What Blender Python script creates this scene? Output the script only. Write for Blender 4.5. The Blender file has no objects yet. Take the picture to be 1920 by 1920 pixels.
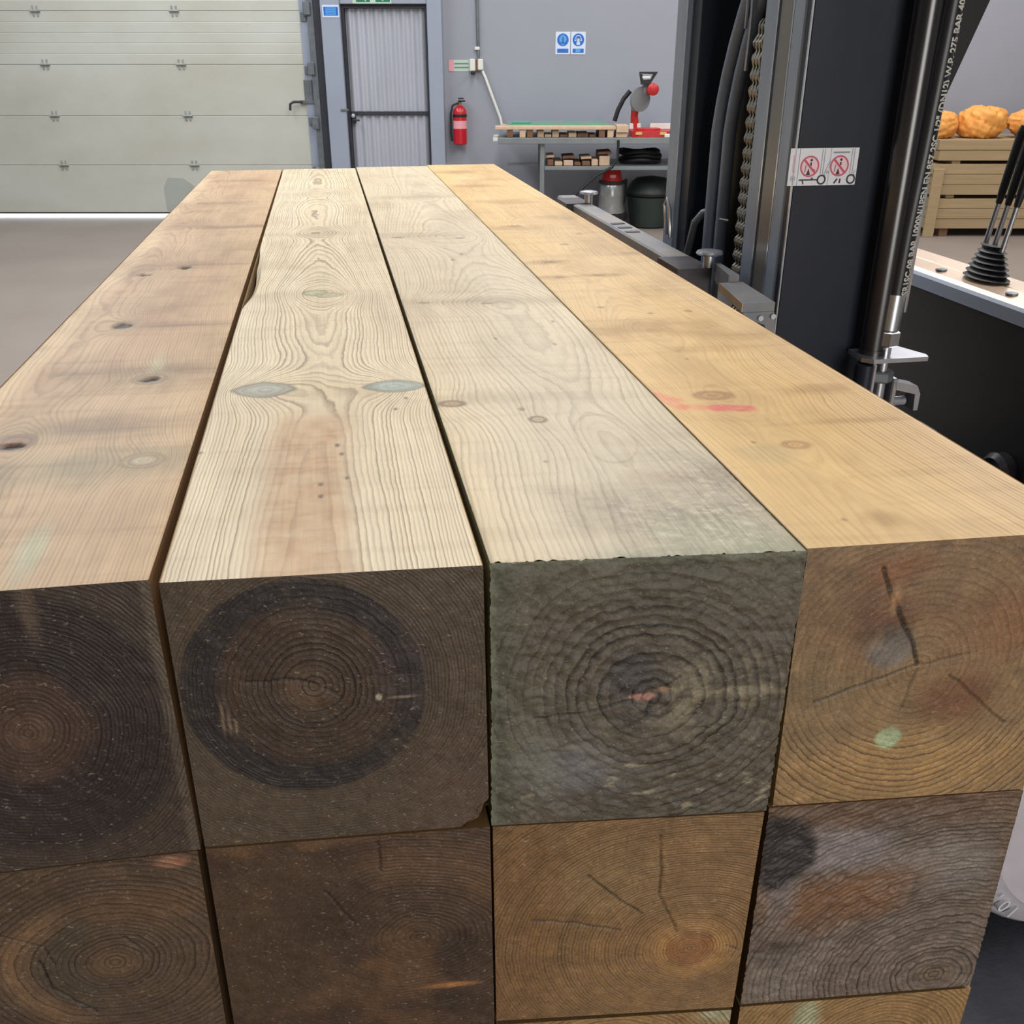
import bpy, bmesh, math, random
import numpy as np
from mathutils import Vector, Matrix

# ------------------------------------------------------------------ camera, sky, lamps, exposure
S = bpy.context.scene
COL = S.collection
S.view_settings.view_transform = 'Standard'
S.view_settings.look = 'None'
S.view_settings.gamma = 1.0
S.view_settings.use_curve_mapping = False
S.view_settings.exposure = 0.0

CAM_H = 1.55
cam = bpy.data.cameras.new('camera')
cam.sensor_width = 36.0
cam.lens = 36.0 * 1800 / 1920
cam.clip_start = 0.02
camo = bpy.data.objects.new('camera', cam)
camo.location = (0, 0, CAM_H)
camo.rotation_euler = (math.radians(90 - 25.27), 0, 0)
COL.objects.link(camo)
S.camera = camo

W = bpy.data.worlds.new('overcast_sky')
S.world = W
W.use_nodes = True
W.node_tree.nodes['Background'].inputs['Color'].default_value = (0.86, 0.93, 1.0, 1)
W.node_tree.nodes['Background'].inputs['Strength'].default_value = 7.0


def area_lamp(name, loc, sx, sy, power, color, rot=(0, 0, 0)):
    l = bpy.data.lights.new(name, 'AREA')
    l.shape = 'RECTANGLE'
    l.size, l.size_y = sx, sy
    l.energy = power
    l.color = color
    o = bpy.data.objects.new(name, l)
    o.location = loc
    o.rotation_euler = rot
    COL.objects.link(o)
    return o


# long translucent roof lights under the ceiling (out of frame, overhead)
area_lamp('roof_light', (-3.6, 6.4, 4.85), 1.4, 7.0, 290, (0.93, 0.97, 1.0))
area_lamp('roof_light', (0.3, 5.0, 4.85), 1.4, 8.0, 268, (1.0, 0.98, 0.96))
area_lamp('roof_light', (4.2, 6.2, 4.85), 1.4, 8.0, 285, (1.0, 0.96, 0.93))
# the open loading door in the wall behind the photographer
area_lamp('loading_door_daylight', (2.3, -4.93, 1.75), 3.0, 3.3, 205, (1.0, 0.965, 0.91), (math.radians(90), 0, 0))

# ------------------------------------------------------------------ frames
TH = math.radians(10.3)                      # the timber stack and the truck are turned against the room
OX, OY = -0.013, 0.529
TOP = 1.265                                  # height of the top of the stack


def stack_to_world(x, y, z):
    c, s = math.cos(TH), math.sin(TH)
    return (OX + x * c - y * s, OY + x * s + y * c, z)


# ------------------------------------------------------------------ materials
def new_mat(name):
    m = bpy.data.materials.new(name)
    m.use_nodes = True
    nt = m.node_tree
    return m, nt, nt.nodes['Principled BSDF']


def N(nt, typ, **kw):
    n = nt.nodes.new(typ)
    for k, v in kw.items():
        setattr(n, k, v)
    return n


def math_node(nt, op, a, b=None, c=None, clamp=False):
    n = N(nt, 'ShaderNodeMath', operation=op)
    n.use_clamp = clamp
    for i, x in enumerate((a, b, c)):
        if x is None:
            continue
        if isinstance(x, (int, float)):
            n.inputs[i].default_value = x
        else:
            nt.links.new(x, n.inputs[i])
    return n.outputs[0]


def mix_col(nt, fac, a, b, blend='MIX'):
    n = N(nt, 'ShaderNodeMix', data_type='RGBA', blend_type=blend)
    for sock, x in ((n.inputs[0], fac), (n.inputs[6], a), (n.inputs[7], b)):
        if isinstance(x, (int, float)):
            sock.default_value = x
        elif isinstance(x, tuple):
            sock.default_value = (*x[:3], 1)
        else:
            nt.links.new(x, sock)
    return n.outputs[2]


def srgb(r, g, b):
    f = lambda c: (c / 255) / 12.92 if c <= 10 else ((c / 255 + 0.055) / 1.055) ** 2.4
    return (f(r), f(g), f(b))


def mat(name, color, rough=0.5, metal=0.0, var=0.12, scale=(6, 6, 6), bump=0.0, bscale=60, spec=0.5, second=None, thr=0.5,
        wid=0.25, detail=4, coat=0.0):
    """Principled paint with cloudy wear: colour drifts by var, or towards a second colour."""
    m, nt, p = new_mat(name)
    p.inputs['Roughness'].default_value = rough
    p.inputs['Metallic'].default_value = metal
    p.inputs['Specular IOR Level'].default_value = spec
    p.inputs['Coat Weight'].default_value = coat
    tc = N(nt, 'ShaderNodeTexCoord')
    mp = N(nt, 'ShaderNodeMapping')
    mp.inputs['Scale'].default_value = scale
    nt.links.new(tc.outputs['Object'], mp.inputs['Vector'])
    nz = N(nt, 'ShaderNodeTexNoise')
    nz.inputs['Scale'].default_value = 1.0
    nz.inputs['Detail'].default_value = detail
    nz.inputs['Roughness'].default_value = 0.6
    nt.links.new(mp.outputs[0], nz.inputs['Vector'])
    mr = N(nt, 'ShaderNodeMapRange')
    mr.inputs[1].default_value = thr - wid
    mr.inputs[2].default_value = thr + wid
    nt.links.new(nz.outputs['Fac'], mr.inputs[0])
    if second is None:
        lo = tuple(c * (1 - var) for c in color)
        hi = tuple(min(1, c * (1 + var)) for c in color)
    else:
        lo, hi = color, second
    c = mix_col(nt, mr.outputs[0], lo, hi)
    nt.links.new(c, p.inputs['Base Color'])
    if bump > 0:
        nb = N(nt, 'ShaderNodeTexNoise')
        nb.inputs['Scale'].default_value = bscale
        nb.inputs['Detail'].default_value = 3
        nt.links.new(tc.outputs['Object'], nb.inputs['Vector'])
        b = N(nt, 'ShaderNodeBump')
        b.inputs['Strength'].default_value = bump
        b.inputs['Distance'].default_value = 0.01
        nt.links.new(nb.outputs['Fac'], b.inputs['Height'])
        nt.links.new(b.outputs[0], p.inputs['Normal'])
    return m


def timber_mat(name, top_rough=0.5, end_rough=0.42, fibre=0.16, fleck=0.32):
    """Sawn timber: growth rings are drawn from a per-point ring count stored on the mesh, so that the lines
    bend round knots and close round the pith; colours of early and late wood are stored on the mesh too."""
    m, nt, p = new_mat(name)
    L = nt.links.new

    def attr(n):
        return N(nt, 'ShaderNodeAttribute', attribute_name=n)
    a_col, a_l, a_ring, a_late, a_end, a_fuzz = (attr(n) for n in ('col', 'lcol', 'ring', 'late', 'endf', 'fuzz'))
    tc = N(nt, 'ShaderNodeTexCoord')
    # fine ripple of the ring lines
    nr = N(nt, 'ShaderNodeTexNoise')
    nr.inputs['Scale'].default_value = 140
    nr.inputs['Detail'].default_value = 2
    mr0 = N(nt, 'ShaderNodeMapping')
    mr0.inputs['Scale'].default_value = (1, 0.35, 1)
    L(tc.outputs['Object'], mr0.inputs['Vector'])
    L(mr0.outputs[0], nr.inputs['Vector'])
    rip = math_node(nt, 'MULTIPLY', math_node(nt, 'SUBTRACT', nr.outputs['Fac'], 0.5), 0.55)
    ring = math_node(nt, 'ADD', a_ring.outputs['Fac'], rip)
    t = math_node(nt, 'FRACT', ring)
    cr = N(nt, 'ShaderNodeValToRGB')
    e = cr.color_ramp.elements
    e[0].position, e[0].color = 0.0, (0.35, 0.35, 0.35, 1)
    e[1].position, e[1].color = 1.0, (0.55, 0.55, 0.55, 1)
    for pos, v in ((0.08, 0.0), (0.5, 0.07), (0.78, 0.72), (0.9, 1.0)):
        q = e.new(pos)
        q.color = (v, v, v, 1)
    L(t, cr.inputs[0])
    # every year's latewood has its own strength
    yr = N(nt, 'ShaderNodeTexNoise', noise_dimensions='1D')
    yr.inputs['Scale'].default_value = 1.0
    yr.inputs['Detail'].default_value = 0
    L(math_node(nt, 'ADD', math_node(nt, 'FLOOR', ring), 0.37), yr.inputs['W'])
    yrm = N(nt, 'ShaderNodeMapRange')
    yrm.inputs[1].default_value, yrm.inputs[2].default_value = 0.3, 0.7
    yrm.inputs[3].default_value, yrm.inputs[4].default_value = 0.45, 1.15
    L(yr.outputs['Fac'], yrm.inputs[0])
    fac = math_node(nt, 'MULTIPLY', math_node(nt, 'MULTIPLY', cr.outputs[0], a_late.outputs['Fac']), yrm.outputs[0], clamp=True)
    c = mix_col(nt, fac, a_col.outputs['Color'], a_l.outputs['Color'])
    # fibre along the grain on the long faces, speckle on the ends
    mf = N(nt, 'ShaderNodeMapping')
    mf.inputs['Scale'].default_value = (420, 14, 420)
    L(tc.outputs['Object'], mf.inputs['Vector'])
    nf = N(nt, 'ShaderNodeTexNoise')
    nf.inputs['Scale'].default_value = 1
    nf.inputs['Detail'].default_value = 4
    L(mf.outputs[0], nf.inputs['Vector'])
    ne = N(nt, 'ShaderNodeTexNoise')
    ne.inputs['Scale'].default_value = 420
    ne.inputs['Detail'].default_value = 5
    ne.inputs['Roughness'].default_value = 0.7
    L(tc.outputs['Object'], ne.inputs['Vector'])
    nm = N(nt, 'ShaderNodeMix', data_type='FLOAT')
    L(a_end.outputs['Fac'], nm.inputs[0])
    L(nf.outputs['Fac'], nm.inputs[2])
    L(ne.outputs['Fac'], nm.inputs[3])
    amp = math_node(nt, 'ADD', math_node(nt, 'MULTIPLY', a_end.outputs['Fac'], 1.0), fibre * 2)
    amp = math_node(nt, 'ADD', amp, math_node(nt, 'MULTIPLY', a_fuzz.outputs['Fac'], 0.5))
    k = math_node(nt, 'ADD', math_node(nt, 'MULTIPLY', math_node(nt, 'SUBTRACT', nm.outputs[0], 0.5), amp), 1.0)
    kc = N(nt, 'ShaderNodeCombineColor')
    for i in range(3):
        L(k, kc.inputs[i])
    c = mix_col(nt, 1.0, c, kc.outputs[0], 'MULTIPLY')
    # torn fibres and painted-in grazing glints on the sawn ends, crosswise saw scuffs on the fuzzy parts
    nk = N(nt, 'ShaderNodeTexNoise')
    nk.inputs['Scale'].default_value = 340
    nk.inputs['Detail'].default_value = 3
    mk = N(nt, 'ShaderNodeMapping')
    mk.inputs['Scale'].default_value = (0.8, 0.8, 1.35)
    mk.inputs['Rotation'].default_value = (0, 0.3, 0)
    L(tc.outputs['Object'], mk.inputs['Vector'])
    L(mk.outputs[0], nk.inputs['Vector'])
    fk = N(nt, 'ShaderNodeMapRange')
    fk.inputs[1].default_value, fk.inputs[2].default_value = 0.64, 0.72
    L(nk.outputs['Fac'], fk.inputs[0])
    fl = math_node(nt, 'MULTIPLY', math_node(nt, 'MULTIPLY', fk.outputs[0], a_end.outputs['Fac']), fleck)
    # torn ridges that follow the rings
    rp = N(nt, 'ShaderNodeValToRGB')
    e = rp.color_ramp.elements
    e[0].position, e[0].color = 0.0, (0.6, 0.6, 0.6, 1)
    e[1].position, e[1].color = 1.0, (0.0, 0.0, 0.0, 1)
    for pos, v in ((0.10, 1.0), (0.3, 0.25), (0.75, 0.0)):
        q = e.new(pos)
        q.color = (v, v, v, 1)
    L(t, rp.inputs[0])
    n2 = N(nt, 'ShaderNodeTexNoise')
    n2.inputs['Scale'].default_value = 75
    n2.inputs['Detail'].default_value = 5
    n2.inputs['Roughness'].default_value = 0.65
    L(tc.outputs['Object'], n2.inputs['Vector'])
    f2 = N(nt, 'ShaderNodeMapRange')
    f2.inputs[1].default_value, f2.inputs[2].default_value = 0.47, 0.68
    L(n2.outputs['Fac'], f2.inputs[0])
    rg = math_node(nt, 'MULTIPLY', math_node(nt, 'MULTIPLY', rp.outputs[0], f2.outputs[0]), a_end.outputs['Fac'])
    rg = math_node(nt, 'MULTIPLY', rg, math_node(nt, 'MULTIPLY', a_late.outputs['Fac'], 0.55), clamp=True)
    lift = N(nt, 'ShaderNodeMix', data_type='RGBA', blend_type='MULTIPLY')
    lift.inputs[0].default_value = 1.0
    lift.clamp_result = True
    L(c, lift.inputs[6])
    lift.inputs[7].default_value = (2.3, 2.25, 2.2, 1)
    c = mix_col(nt, rg, c, lift.outputs[2])
    c = mix_col(nt, fl, c, (0.55, 0.46, 0.36))
    # mottled wet and dry fibre on a middling scale
    n3 = N(nt, 'ShaderNodeTexNoise')
    n3.inputs['Scale'].default_value = 1.0
    n3.inputs['Detail'].default_value = 6
    n3.inputs['Roughness'].default_value = 0.7
    m3 = N(nt, 'ShaderNodeMapping')
    m3.inputs['Scale'].default_value = (70, 5, 70)
    L(tc.outputs['Object'], m3.inputs['Vector'])
    L(m3.outputs[0], n3.inputs['Vector'])
    k3 = math_node(nt, 'ADD', math_node(nt, 'MULTIPLY', math_node(nt, 'SUBTRACT', n3.outputs['Fac'], 0.5), math_node(nt, 'ADD', math_node(nt, 'MULTIPLY', a_end.outputs['Fac'], 0.8), 0.34)), 1.0)
    kc3 = N(nt, 'ShaderNodeCombineColor')
    for i in range(3):
        L(k3, kc3.inputs[i])
    c = mix_col(nt, 1.0, c, kc3.outputs[0], 'MULTIPLY')
    L(c, p.inputs['Base Color'])
    ro = math_node(nt, 'ADD', math_node(nt, 'MULTIPLY', a_end.outputs['Fac'], end_rough - top_rough), top_rough)
    L(ro, p.inputs['Roughness'])
    h = math_node(nt, 'ADD', math_node(nt, 'MULTIPLY', fac, 0.6), math_node(nt, 'MULTIPLY', nm.outputs[0], 0.8))
    h = math_node(nt, 'ADD', h, math_node(nt, 'MULTIPLY', fl, 1.0))
    h = math_node(nt, 'ADD', h, math_node(nt, 'MULTIPLY', rg, 1.2))
    h = math_node(nt, 'ADD', h, math_node(nt, 'MULTIPLY', math_node(nt, 'MULTIPLY', n3.outputs['Fac'], 1.2), a_end.outputs['Fac']))
    bp = N(nt, 'ShaderNodeBump')
    L(math_node(nt, 'ADD', math_node(nt, 'ADD', math_node(nt, 'MULTIPLY', a_end.outputs['Fac'], 0.45), 0.12),
                math_node(nt, 'MULTIPLY', a_fuzz.outputs['Fac'], 0.6)), bp.inputs['Strength'])
    bp.inputs['Distance'].default_value = 0.0012
    L(h, bp.inputs['Height'])
    L(bp.outputs[0], p.inputs['Normal'])
    return m


# ------------------------------------------------------------------ mesh helper
class MB:
    def __init__(self):
        self.v, self.f = [], []

    def add(self, vs, fs, M=None):
        o = len(self.v)
        if M is not None:
            vs = [tuple(M @ Vector(q)) for q in vs]
        self.v += [tuple(q) for q in vs]
        self.f += [tuple(i + o for i in q) for q in fs]
        return self

    def box(self, a, b, ch=0.0, M=None):
        x0, y0, z0 = (min(a[i], b[i]) for i in range(3))
        x1, y1, z1 = (max(a[i], b[i]) for i in range(3))
        if ch <= 0:
            vs = [(x0, y0, z0), (x1, y0, z0), (x1, y1, z0), (x0, y1, z0), (x0, y0, z1), (x1, y0, z1), (x1, y1, z1), (x0, y1, z1)]
            fs = [(0, 3, 2, 1), (4, 5, 6, 7), (0, 1, 5, 4), (1, 2, 6, 5), (2, 3, 7, 6), (3, 0, 4, 7)]
            return self.add(vs, fs, M)
        bm = bmesh.new()
        bmesh.ops.create_cube(bm, size=1)
        for v in bm.verts:
            v.co = Vector(((x0 + x1) / 2 + v.co.x * (x1 - x0), (y0 + y1) / 2 + v.co.y * (y1 - y0), (z0 + z1) / 2 + v.co.z * (z1 - z0)))
        c = min(ch, 0.45 * min(x1 - x0, y1 - y0, z1 - z0))
        bmesh.ops.bevel(bm, geom=list(bm.edges), offset=c, segments=1, affect='EDGES', clamp_overlap=True)
        bm.verts.index_update()
        self.add([tuple(v.co) for v in bm.verts], [tuple(v.index for v in f.verts) for f in bm.faces], M)
        bm.free()
        return self

    def prism(self, poly, d0, d1, axis='y', M=None):
        """Extrude a closed 2D outline. axis names the direction of extrusion."""
        def P(a, b, d):
            return {'x': (d, a, b), 'y': (a, d, b), 'z': (a, b, d)}[axis]
        n = len(poly)
        vs = [P(a, b, d0) for a, b in poly] + [P(a, b, d1) for a, b in poly]
        fs = [tuple(range(n))[::-1], tuple(range(n, 2 * n))] + [(i, (i + 1) % n, (i + 1) % n + n, i + n) for i in range(n)]
        return self.add(vs, fs, M)

    def tube(self, pts, r, n=12, caps=True, M=None):
        pts = [Vector(p) for p in pts]
        rs = r if isinstance(r, (list, tuple)) else [r] * len(pts)
        vs, fs = [], []
        prev = None
        for i, p in enumerate(pts):
            t = (pts[min(i + 1, len(pts) - 1)] - pts[max(i - 1, 0)]).normalized()
            if prev is None:
                a = t.cross(Vector((0, 0, 1)))
                if a.length < 1e-3:
                    a = t.cross(Vector((0, 1, 0)))
                a.normalize()
            else:
                a = prev - t * prev.dot(t)
                a.normalize()
            prev = a
            b = t.cross(a)
            for k in range(n):
                w = 2 * math.pi * k / n
                vs.append(tuple(p + (a * math.cos(w) + b * math.sin(w)) * rs[i]))
        for i in range(len(pts) - 1):
            for k in range(n):
                fs.append((i * n + k, i * n + (k + 1) % n, (i + 1) * n + (k + 1) % n, (i + 1) * n + k))
        if caps:
            fs.append(tuple(range(n))[::-1])
            fs.append(tuple(range((len(pts) - 1) * n, len(pts) * n)))
        return self.add(vs, fs, M)

    def lathe(self, prof, n=24, M=None):
        """Turn a profile of (radius, height) about the z axis."""
        vs, fs = [], []
        for r, z in prof:
            for k in range(n):
                w = 2 * math.pi * k / n
                vs.append((r * math.cos(w), r * math.sin(w), z))
        for i in range(len(prof) - 1):
            for k in range(n):
                fs.append((i * n + k, i * n + (k + 1) % n, (i + 1) * n + (k + 1) % n, (i + 1) * n + k))
        fs.append(tuple(range(n))[::-1])
        fs.append(tuple(range((len(prof) - 1) * n, len(prof) * n)))
        return self.add(vs, fs, M)

    def disc(self, c, r, M=None, r_in=0.0, n=28, z=0.0):
        """Flat disc or ring in the local x-y plane."""
        ring = [(c[0] + r * math.cos(2 * math.pi * k / n), c[1] + r * math.sin(2 * math.pi * k / n), z) for k in range(n)]
        if r_in <= 0:
            return self.add(ring, [tuple(range(n))], M)
        inn = [(c[0] + r_in * math.cos(2 * math.pi * k / n), c[1] + r_in * math.sin(2 * math.pi * k / n), z) for k in range(n)]
        return self.add(ring + inn, [(k, (k + 1) % n, (k + 1) % n + n, k + n) for k in range(n)], M)

    def poly(self, pts, M=None, z=0.0):
        return self.add([(a, b, z) for a, b in pts], [tuple(range(len(pts)))], M)

    def line(self, a, b, w, M=None, z=0.0):
        d = Vector((b[0] - a[0], b[1] - a[1]))
        d.normalize()
        nx, ny = -d.y * w / 2, d.x * w / 2
        return self.poly([(a[0] - nx, a[1] - ny), (b[0] - nx, b[1] - ny), (b[0] + nx, b[1] + ny), (a[0] + nx, a[1] + ny)], M, z)

    def text(self, body, size, M=None, extrude=0.0, align='CENTER', bold=0.0):
        cu = bpy.data.curves.new('lettering', 'FONT')
        cu.body = body
        cu.size = size
        cu.extrude = extrude
        cu.offset = bold
        cu.align_x = align
        cu.align_y = 'CENTER'
        cu.resolution_u = 3
        o = bpy.data.objects.new('lettering', cu)
        COL.objects.link(o)
        dg = bpy.context.evaluated_depsgraph_get()
        me = bpy.data.meshes.new_from_object(o.evaluated_get(dg))
        self.add([tuple(v.co) for v in me.vertices], [tuple(p.vertices) for p in me.polygons], M)
        bpy.data.objects.remove(o)
        bpy.data.curves.remove(cu)
        bpy.data.meshes.remove(me)
        return self

    def mesh(self, name, m, off=(0, 0, 0), smooth=False):
        me = bpy.data.meshes.new(name)
        me.from_pydata([(a - off[0], b - off[1], c - off[2]) for a, b, c in self.v], [], self.f)
        me.materials.append(m)
        bm = bmesh.new()
        bm.from_mesh(me)
        bmesh.ops.recalc_face_normals(bm, faces=bm.faces)
        bm.to_mesh(me)
        bm.free()
        if smooth:
            me.polygons.foreach_set('use_smooth', [True] * len(me.polygons))
            try:
                me.set_sharp_from_angle(angle=math.radians(38))
            except Exception:
                pass
        me.update()
        return me


def tag(o, label=None, cat=None, group=None, kind=None):
    for k, v in (('label', label), ('category', cat), ('group', group), ('kind', kind)):
        if v:
            o[k] = v
    return o


class Thing:
    """A top-level thing: an Empty at its base with parts, in room coordinates or in those of the stack."""

    def __init__(self, name, label, cat, base, stack=False, group=None, kind=None):
        self.base, self.stack = base, stack
        o = bpy.data.objects.new(name, None)
        o.empty_display_size = 0.1
        COL.objects.link(o)
        self.root = o
        self.place(o)
        tag(o, label, cat, group, kind)

    def place(self, o):
        if self.stack:
            o.location = stack_to_world(*self.base)
            o.rotation_euler = (0, 0, TH)
        else:
            o.location = self.base

    def part(self, name, mb, m, parent=None, smooth=False, label=None, kind=None):
        o = bpy.data.objects.new(name, mb.mesh(name, m, self.base, smooth))
        COL.objects.link(o)
        o.parent = parent or self.root
        tag(o, label, None, None, kind)
        return o


def single(name, mb, m, label, cat, base, stack=False, group=None, kind=None, smooth=False):
    o = bpy.data.objects.new(name, mb.mesh(name, m, base, smooth))
    COL.objects.link(o)
    if stack:
        o.location = stack_to_world(*base)
        o.rotation_euler = (0, 0, TH)
    else:
        o.location = base
    return tag(o, label, cat, group, kind)


def rotM(loc, rx=0, ry=0, rz=0):
    return Matrix.Translation(loc) @ Matrix.Rotation(rz, 4, 'Z') @ Matrix.Rotation(ry, 4, 'Y') @ Matrix.Rotation(rx, 4, 'X')


WALLM = lambda x, y, z: rotM((x, y, z), rx=math.pi / 2)      # local x-y drawn on a wall that faces -y

# ------------------------------------------------------------------ palette
M_wall = mat('wall_paint', srgb(157, 161, 173), 0.75, var=0.05, scale=(0.7, 0.7, 0.7), bump=0.05, bscale=40)
M_side = mat('side_wall_paint', srgb(150, 148, 145), 0.85, var=0.05)
M_ceil = mat('ceiling_sheet', srgb(185, 185, 182), 0.8, var=0.04)
M_floor = mat('concrete_floor', srgb(128, 117, 110), 0.5, scale=(0.9, 0.9, 0.9), second=srgb(146, 136, 128), wid=0.3, bump=0.08, bscale=25, detail=7)
M_ground = mat('outdoor_concrete', srgb(200, 200, 195), 0.8)
M_panel = mat('door_panel_paint', srgb(203, 206, 199), 0.5, scale=(0.5, 0.5, 0.9), second=srgb(176, 171, 155), thr=0.58, wid=0.26, detail=6)
M_zinc = mat('zinc_steel', srgb(120, 126, 132), 0.45, 0.5, var=0.25, scale=(14, 14, 14))
M_brushed = mat('bright_zinc', srgb(205, 208, 215), 0.28, 0.9, var=0.1, scale=(40, 40, 40))
M_darktrim = mat('dark_rubber', srgb(48, 50, 58), 0.6, var=0.2)
M_jamb = mat('blue_grey_frame', srgb(152, 161, 178), 0.5, var=0.05, scale=(2, 2, 2))
M_leaf = mat('galvanised_sheet', srgb(182, 186, 198), 0.42, 0.15, var=0.08, scale=(3, 3, 1))
M_black = mat('black_plastic', srgb(26, 27, 30), 0.5, var=0.3, scale=(20, 20, 20))
M_white = mat('white_plastic', srgb(225, 225, 220), 0.4, var=0.03)
M_blue = mat('sign_blue', srgb(30, 105, 200), 0.4, var=0.04)
M_lightblue = mat('sign_light_blue', srgb(90, 165, 230), 0.4, var=0.04)
M_signwhite = mat('sign_white', srgb(214, 226, 246), 0.4, var=0.02)
M_green = mat('sign_green', srgb(40, 120, 88), 0.4, var=0.05)
M_palegreen = mat('photoluminescent_board', srgb(190, 215, 200), 0.4, var=0.03)
M_red = mat('red_enamel', srgb(190, 28, 44), 0.3, var=0.1, spec=0.6)
M_redsaw = mat('saw_red', srgb(188, 40, 42), 0.4, var=0.2, scale=(30, 30, 30))
M_pink = mat('label_pink', srgb(235, 165, 175), 0.5, var=0.05)
M_steelgrey = mat('grey_enamel_steel', srgb(128, 135, 138), 0.45, 0.2, var=0.15, scale=(5, 5, 5))
M_patch = mat('patch_paint', srgb(172, 177, 170), 0.5, var=0.05)
M_hinge = mat('hinge_zinc', srgb(158, 163, 160), 0.5, 0.1, var=0.3, scale=(30, 30, 30))
M_floorshade = mat('scuffed_floor_shade', srgb(54, 57, 66), 0.55, scale=(9, 9, 9), second=srgb(74, 77, 88), wid=0.2, detail=8, bump=0.15, bscale=120)  # dark tone standing in for shade on the floor beside the truck
M_glass = mat('green_glass_edge', srgb(95, 165, 140), 0.15, var=0.05)
M_palewood = mat('pale_offcut', srgb(205, 178, 150), 0.6, var=0.12, scale=(20, 3, 20))
M_brownwood = mat('brown_offcut', srgb(118, 84, 62), 0.65, var=0.25, scale=(18, 3, 18))
M_board = mat('fence_board', srgb(172, 150, 116), 0.65, scale=(1.5, 8, 30), second=srgb(150, 130, 98), bump=0.1, detail=5)
M_orange = mat('orange_mesh_sack', srgb(244, 178, 96), 0.6, scale=(9, 9, 9), second=srgb(222, 146, 66), bump=0.6, bscale=30)
M_drum = mat('stainless_drum', srgb(170, 175, 176), 0.28, 0.7, var=0.1)
M_binm = mat('dark_green_bin', srgb(48, 58, 56), 0.45, var=0.2)
M_mast = mat('mast_navy_paint', srgb(33, 38, 50), 0.38, var=0.18, scale=(9, 9, 4), spec=0.3, bump=0.02, bscale=30)
M_rail = mat('worn_rail_steel', srgb(104, 108, 114), 0.36, 0.4, scale=(30, 30, 3), second=srgb(128, 120, 112), wid=0.3)
M_raillight = mat('mast_grey_paint', srgb(134, 145, 162), 0.42, 0.2, var=0.15, scale=(20, 20, 4))
M_edgeglint = mat('edge_glint', srgb(190, 194, 202), 0.25, 0.8, var=0.1)  # bright strips stand in for light caught by the rail bevels
M_edgewarm = mat('worn_warm_edge', srgb(196, 172, 140), 0.3, 0.6, var=0.15, scale=(30, 30, 30))
M_chain = mat('greased_chain_steel', srgb(112, 108, 98), 0.35, 0.5, var=0.35, scale=(60, 60, 60))
M_hose = mat('hose_rubber', srgb(112, 123, 142), 0.38, var=0.12, scale=(30, 30, 30))
M_hoseblk = mat('black_hose_rubber', srgb(30, 31, 36), 0.35, var=0.1)
M_cyl = mat('black_gloss_cylinder', srgb(26, 23, 30), 0.27, 0.0, var=0.1, spec=1.0)
M_carriage = mat('carriage_steel', srgb(116, 120, 128), 0.42, 0.35, scale=(12, 12, 12), second=srgb(152, 142, 130), wid=0.2, thr=0.58)
M_forkblk = mat('fork_dark_steel', srgb(62, 60, 68), 0.4, 0.4, scale=(14, 14, 14), second=srgb(96, 90, 90), wid=0.2, thr=0.6)
M_body = mat('truck_black_body', srgb(24, 25, 28), 0.4, var=0.3, scale=(4, 4, 4))
M_cowl = mat('cowl_beige_sheet', srgb(206, 182, 160), 0.3, 0.3, var=0.1, scale=(10, 10, 10))
M_tyre = mat('white_tyre', srgb(206, 200, 208), 0.55, var=0.08, scale=(8, 8, 8))
M_stickred = mat('sticker_red', srgb(206, 84, 108), 0.5, var=0.03)
M_stickpink = mat('sticker_pink', srgb(240, 208, 216), 0.5, var=0.03)
M_stickwhite = mat('sticker_white', srgb(228, 230, 238), 0.4, var=0.03)
M_stickblack = mat('sticker_black', srgb(44, 40, 48), 0.5, var=0.03)
M_stickgrey = mat('sticker_grey', srgb(140, 142, 152), 0.5, var=0.03)
M_print = mat('hose_print', srgb(196, 196, 190), 0.5, var=0.03)
M_brass = mat('brass_key', srgb(200, 170, 110), 0.3, 0.8)

# ------------------------------------------------------------------ the room
WY = 10.73                                     # face of the far wall
XL_, XR_ = -8.0, 7.8
mb = MB().box((XL_, -5.0, -0.1), (XR_, WY + 0.2, 0.0))
tag(single('floor', mb, M_floor, None, None, (0, 0, 0)), kind='structure')
mb = MB().box((XL_ - 1, WY + 0.2, -0.12), (XR_, WY + 8, -0.02))
tag(single('trim_1', mb, M_ground, None, None, (0, 0, 0)), kind='structure')
DX0, DX1, DZ = -6.6, -2.03, 3.45
mb = MB().box((DX1, WY, 0), (XR_, WY + 0.2, 5.0)).box((XL_, WY, 0), (DX0, WY + 0.2, 5.0)).box((DX0, WY, DZ), (DX1, WY + 0.2, 5.0))
tag(single('wall_back', mb, M_wall, None, None, (0, 0, 0)), kind='structure')
for nm, a, b in (('wall_left', (XL_ - 0.2, -5.0, 0), (XL_, WY + 0.2, 5.0)), ('wall_right', (XR_, -5.0, 0), (XR_ + 0.2, WY + 0.2, 5.0)),
                 ('wall_front', (XL_ - 0.2, -5.2, 0), (XR_ + 0.2, -5.0, 5.0))):
    tag(single(nm, MB().box(a, b), M_side, None, None, (0, 0, 0)), kind='structure')
tag(single('ceiling', MB().box((XL_ - 0.2, -5.2, 5.0), (XR_ + 0.2, WY + 0.2, 5.2)), M_ceil, None, None, (0, 0, 0)), kind='structure')

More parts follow.
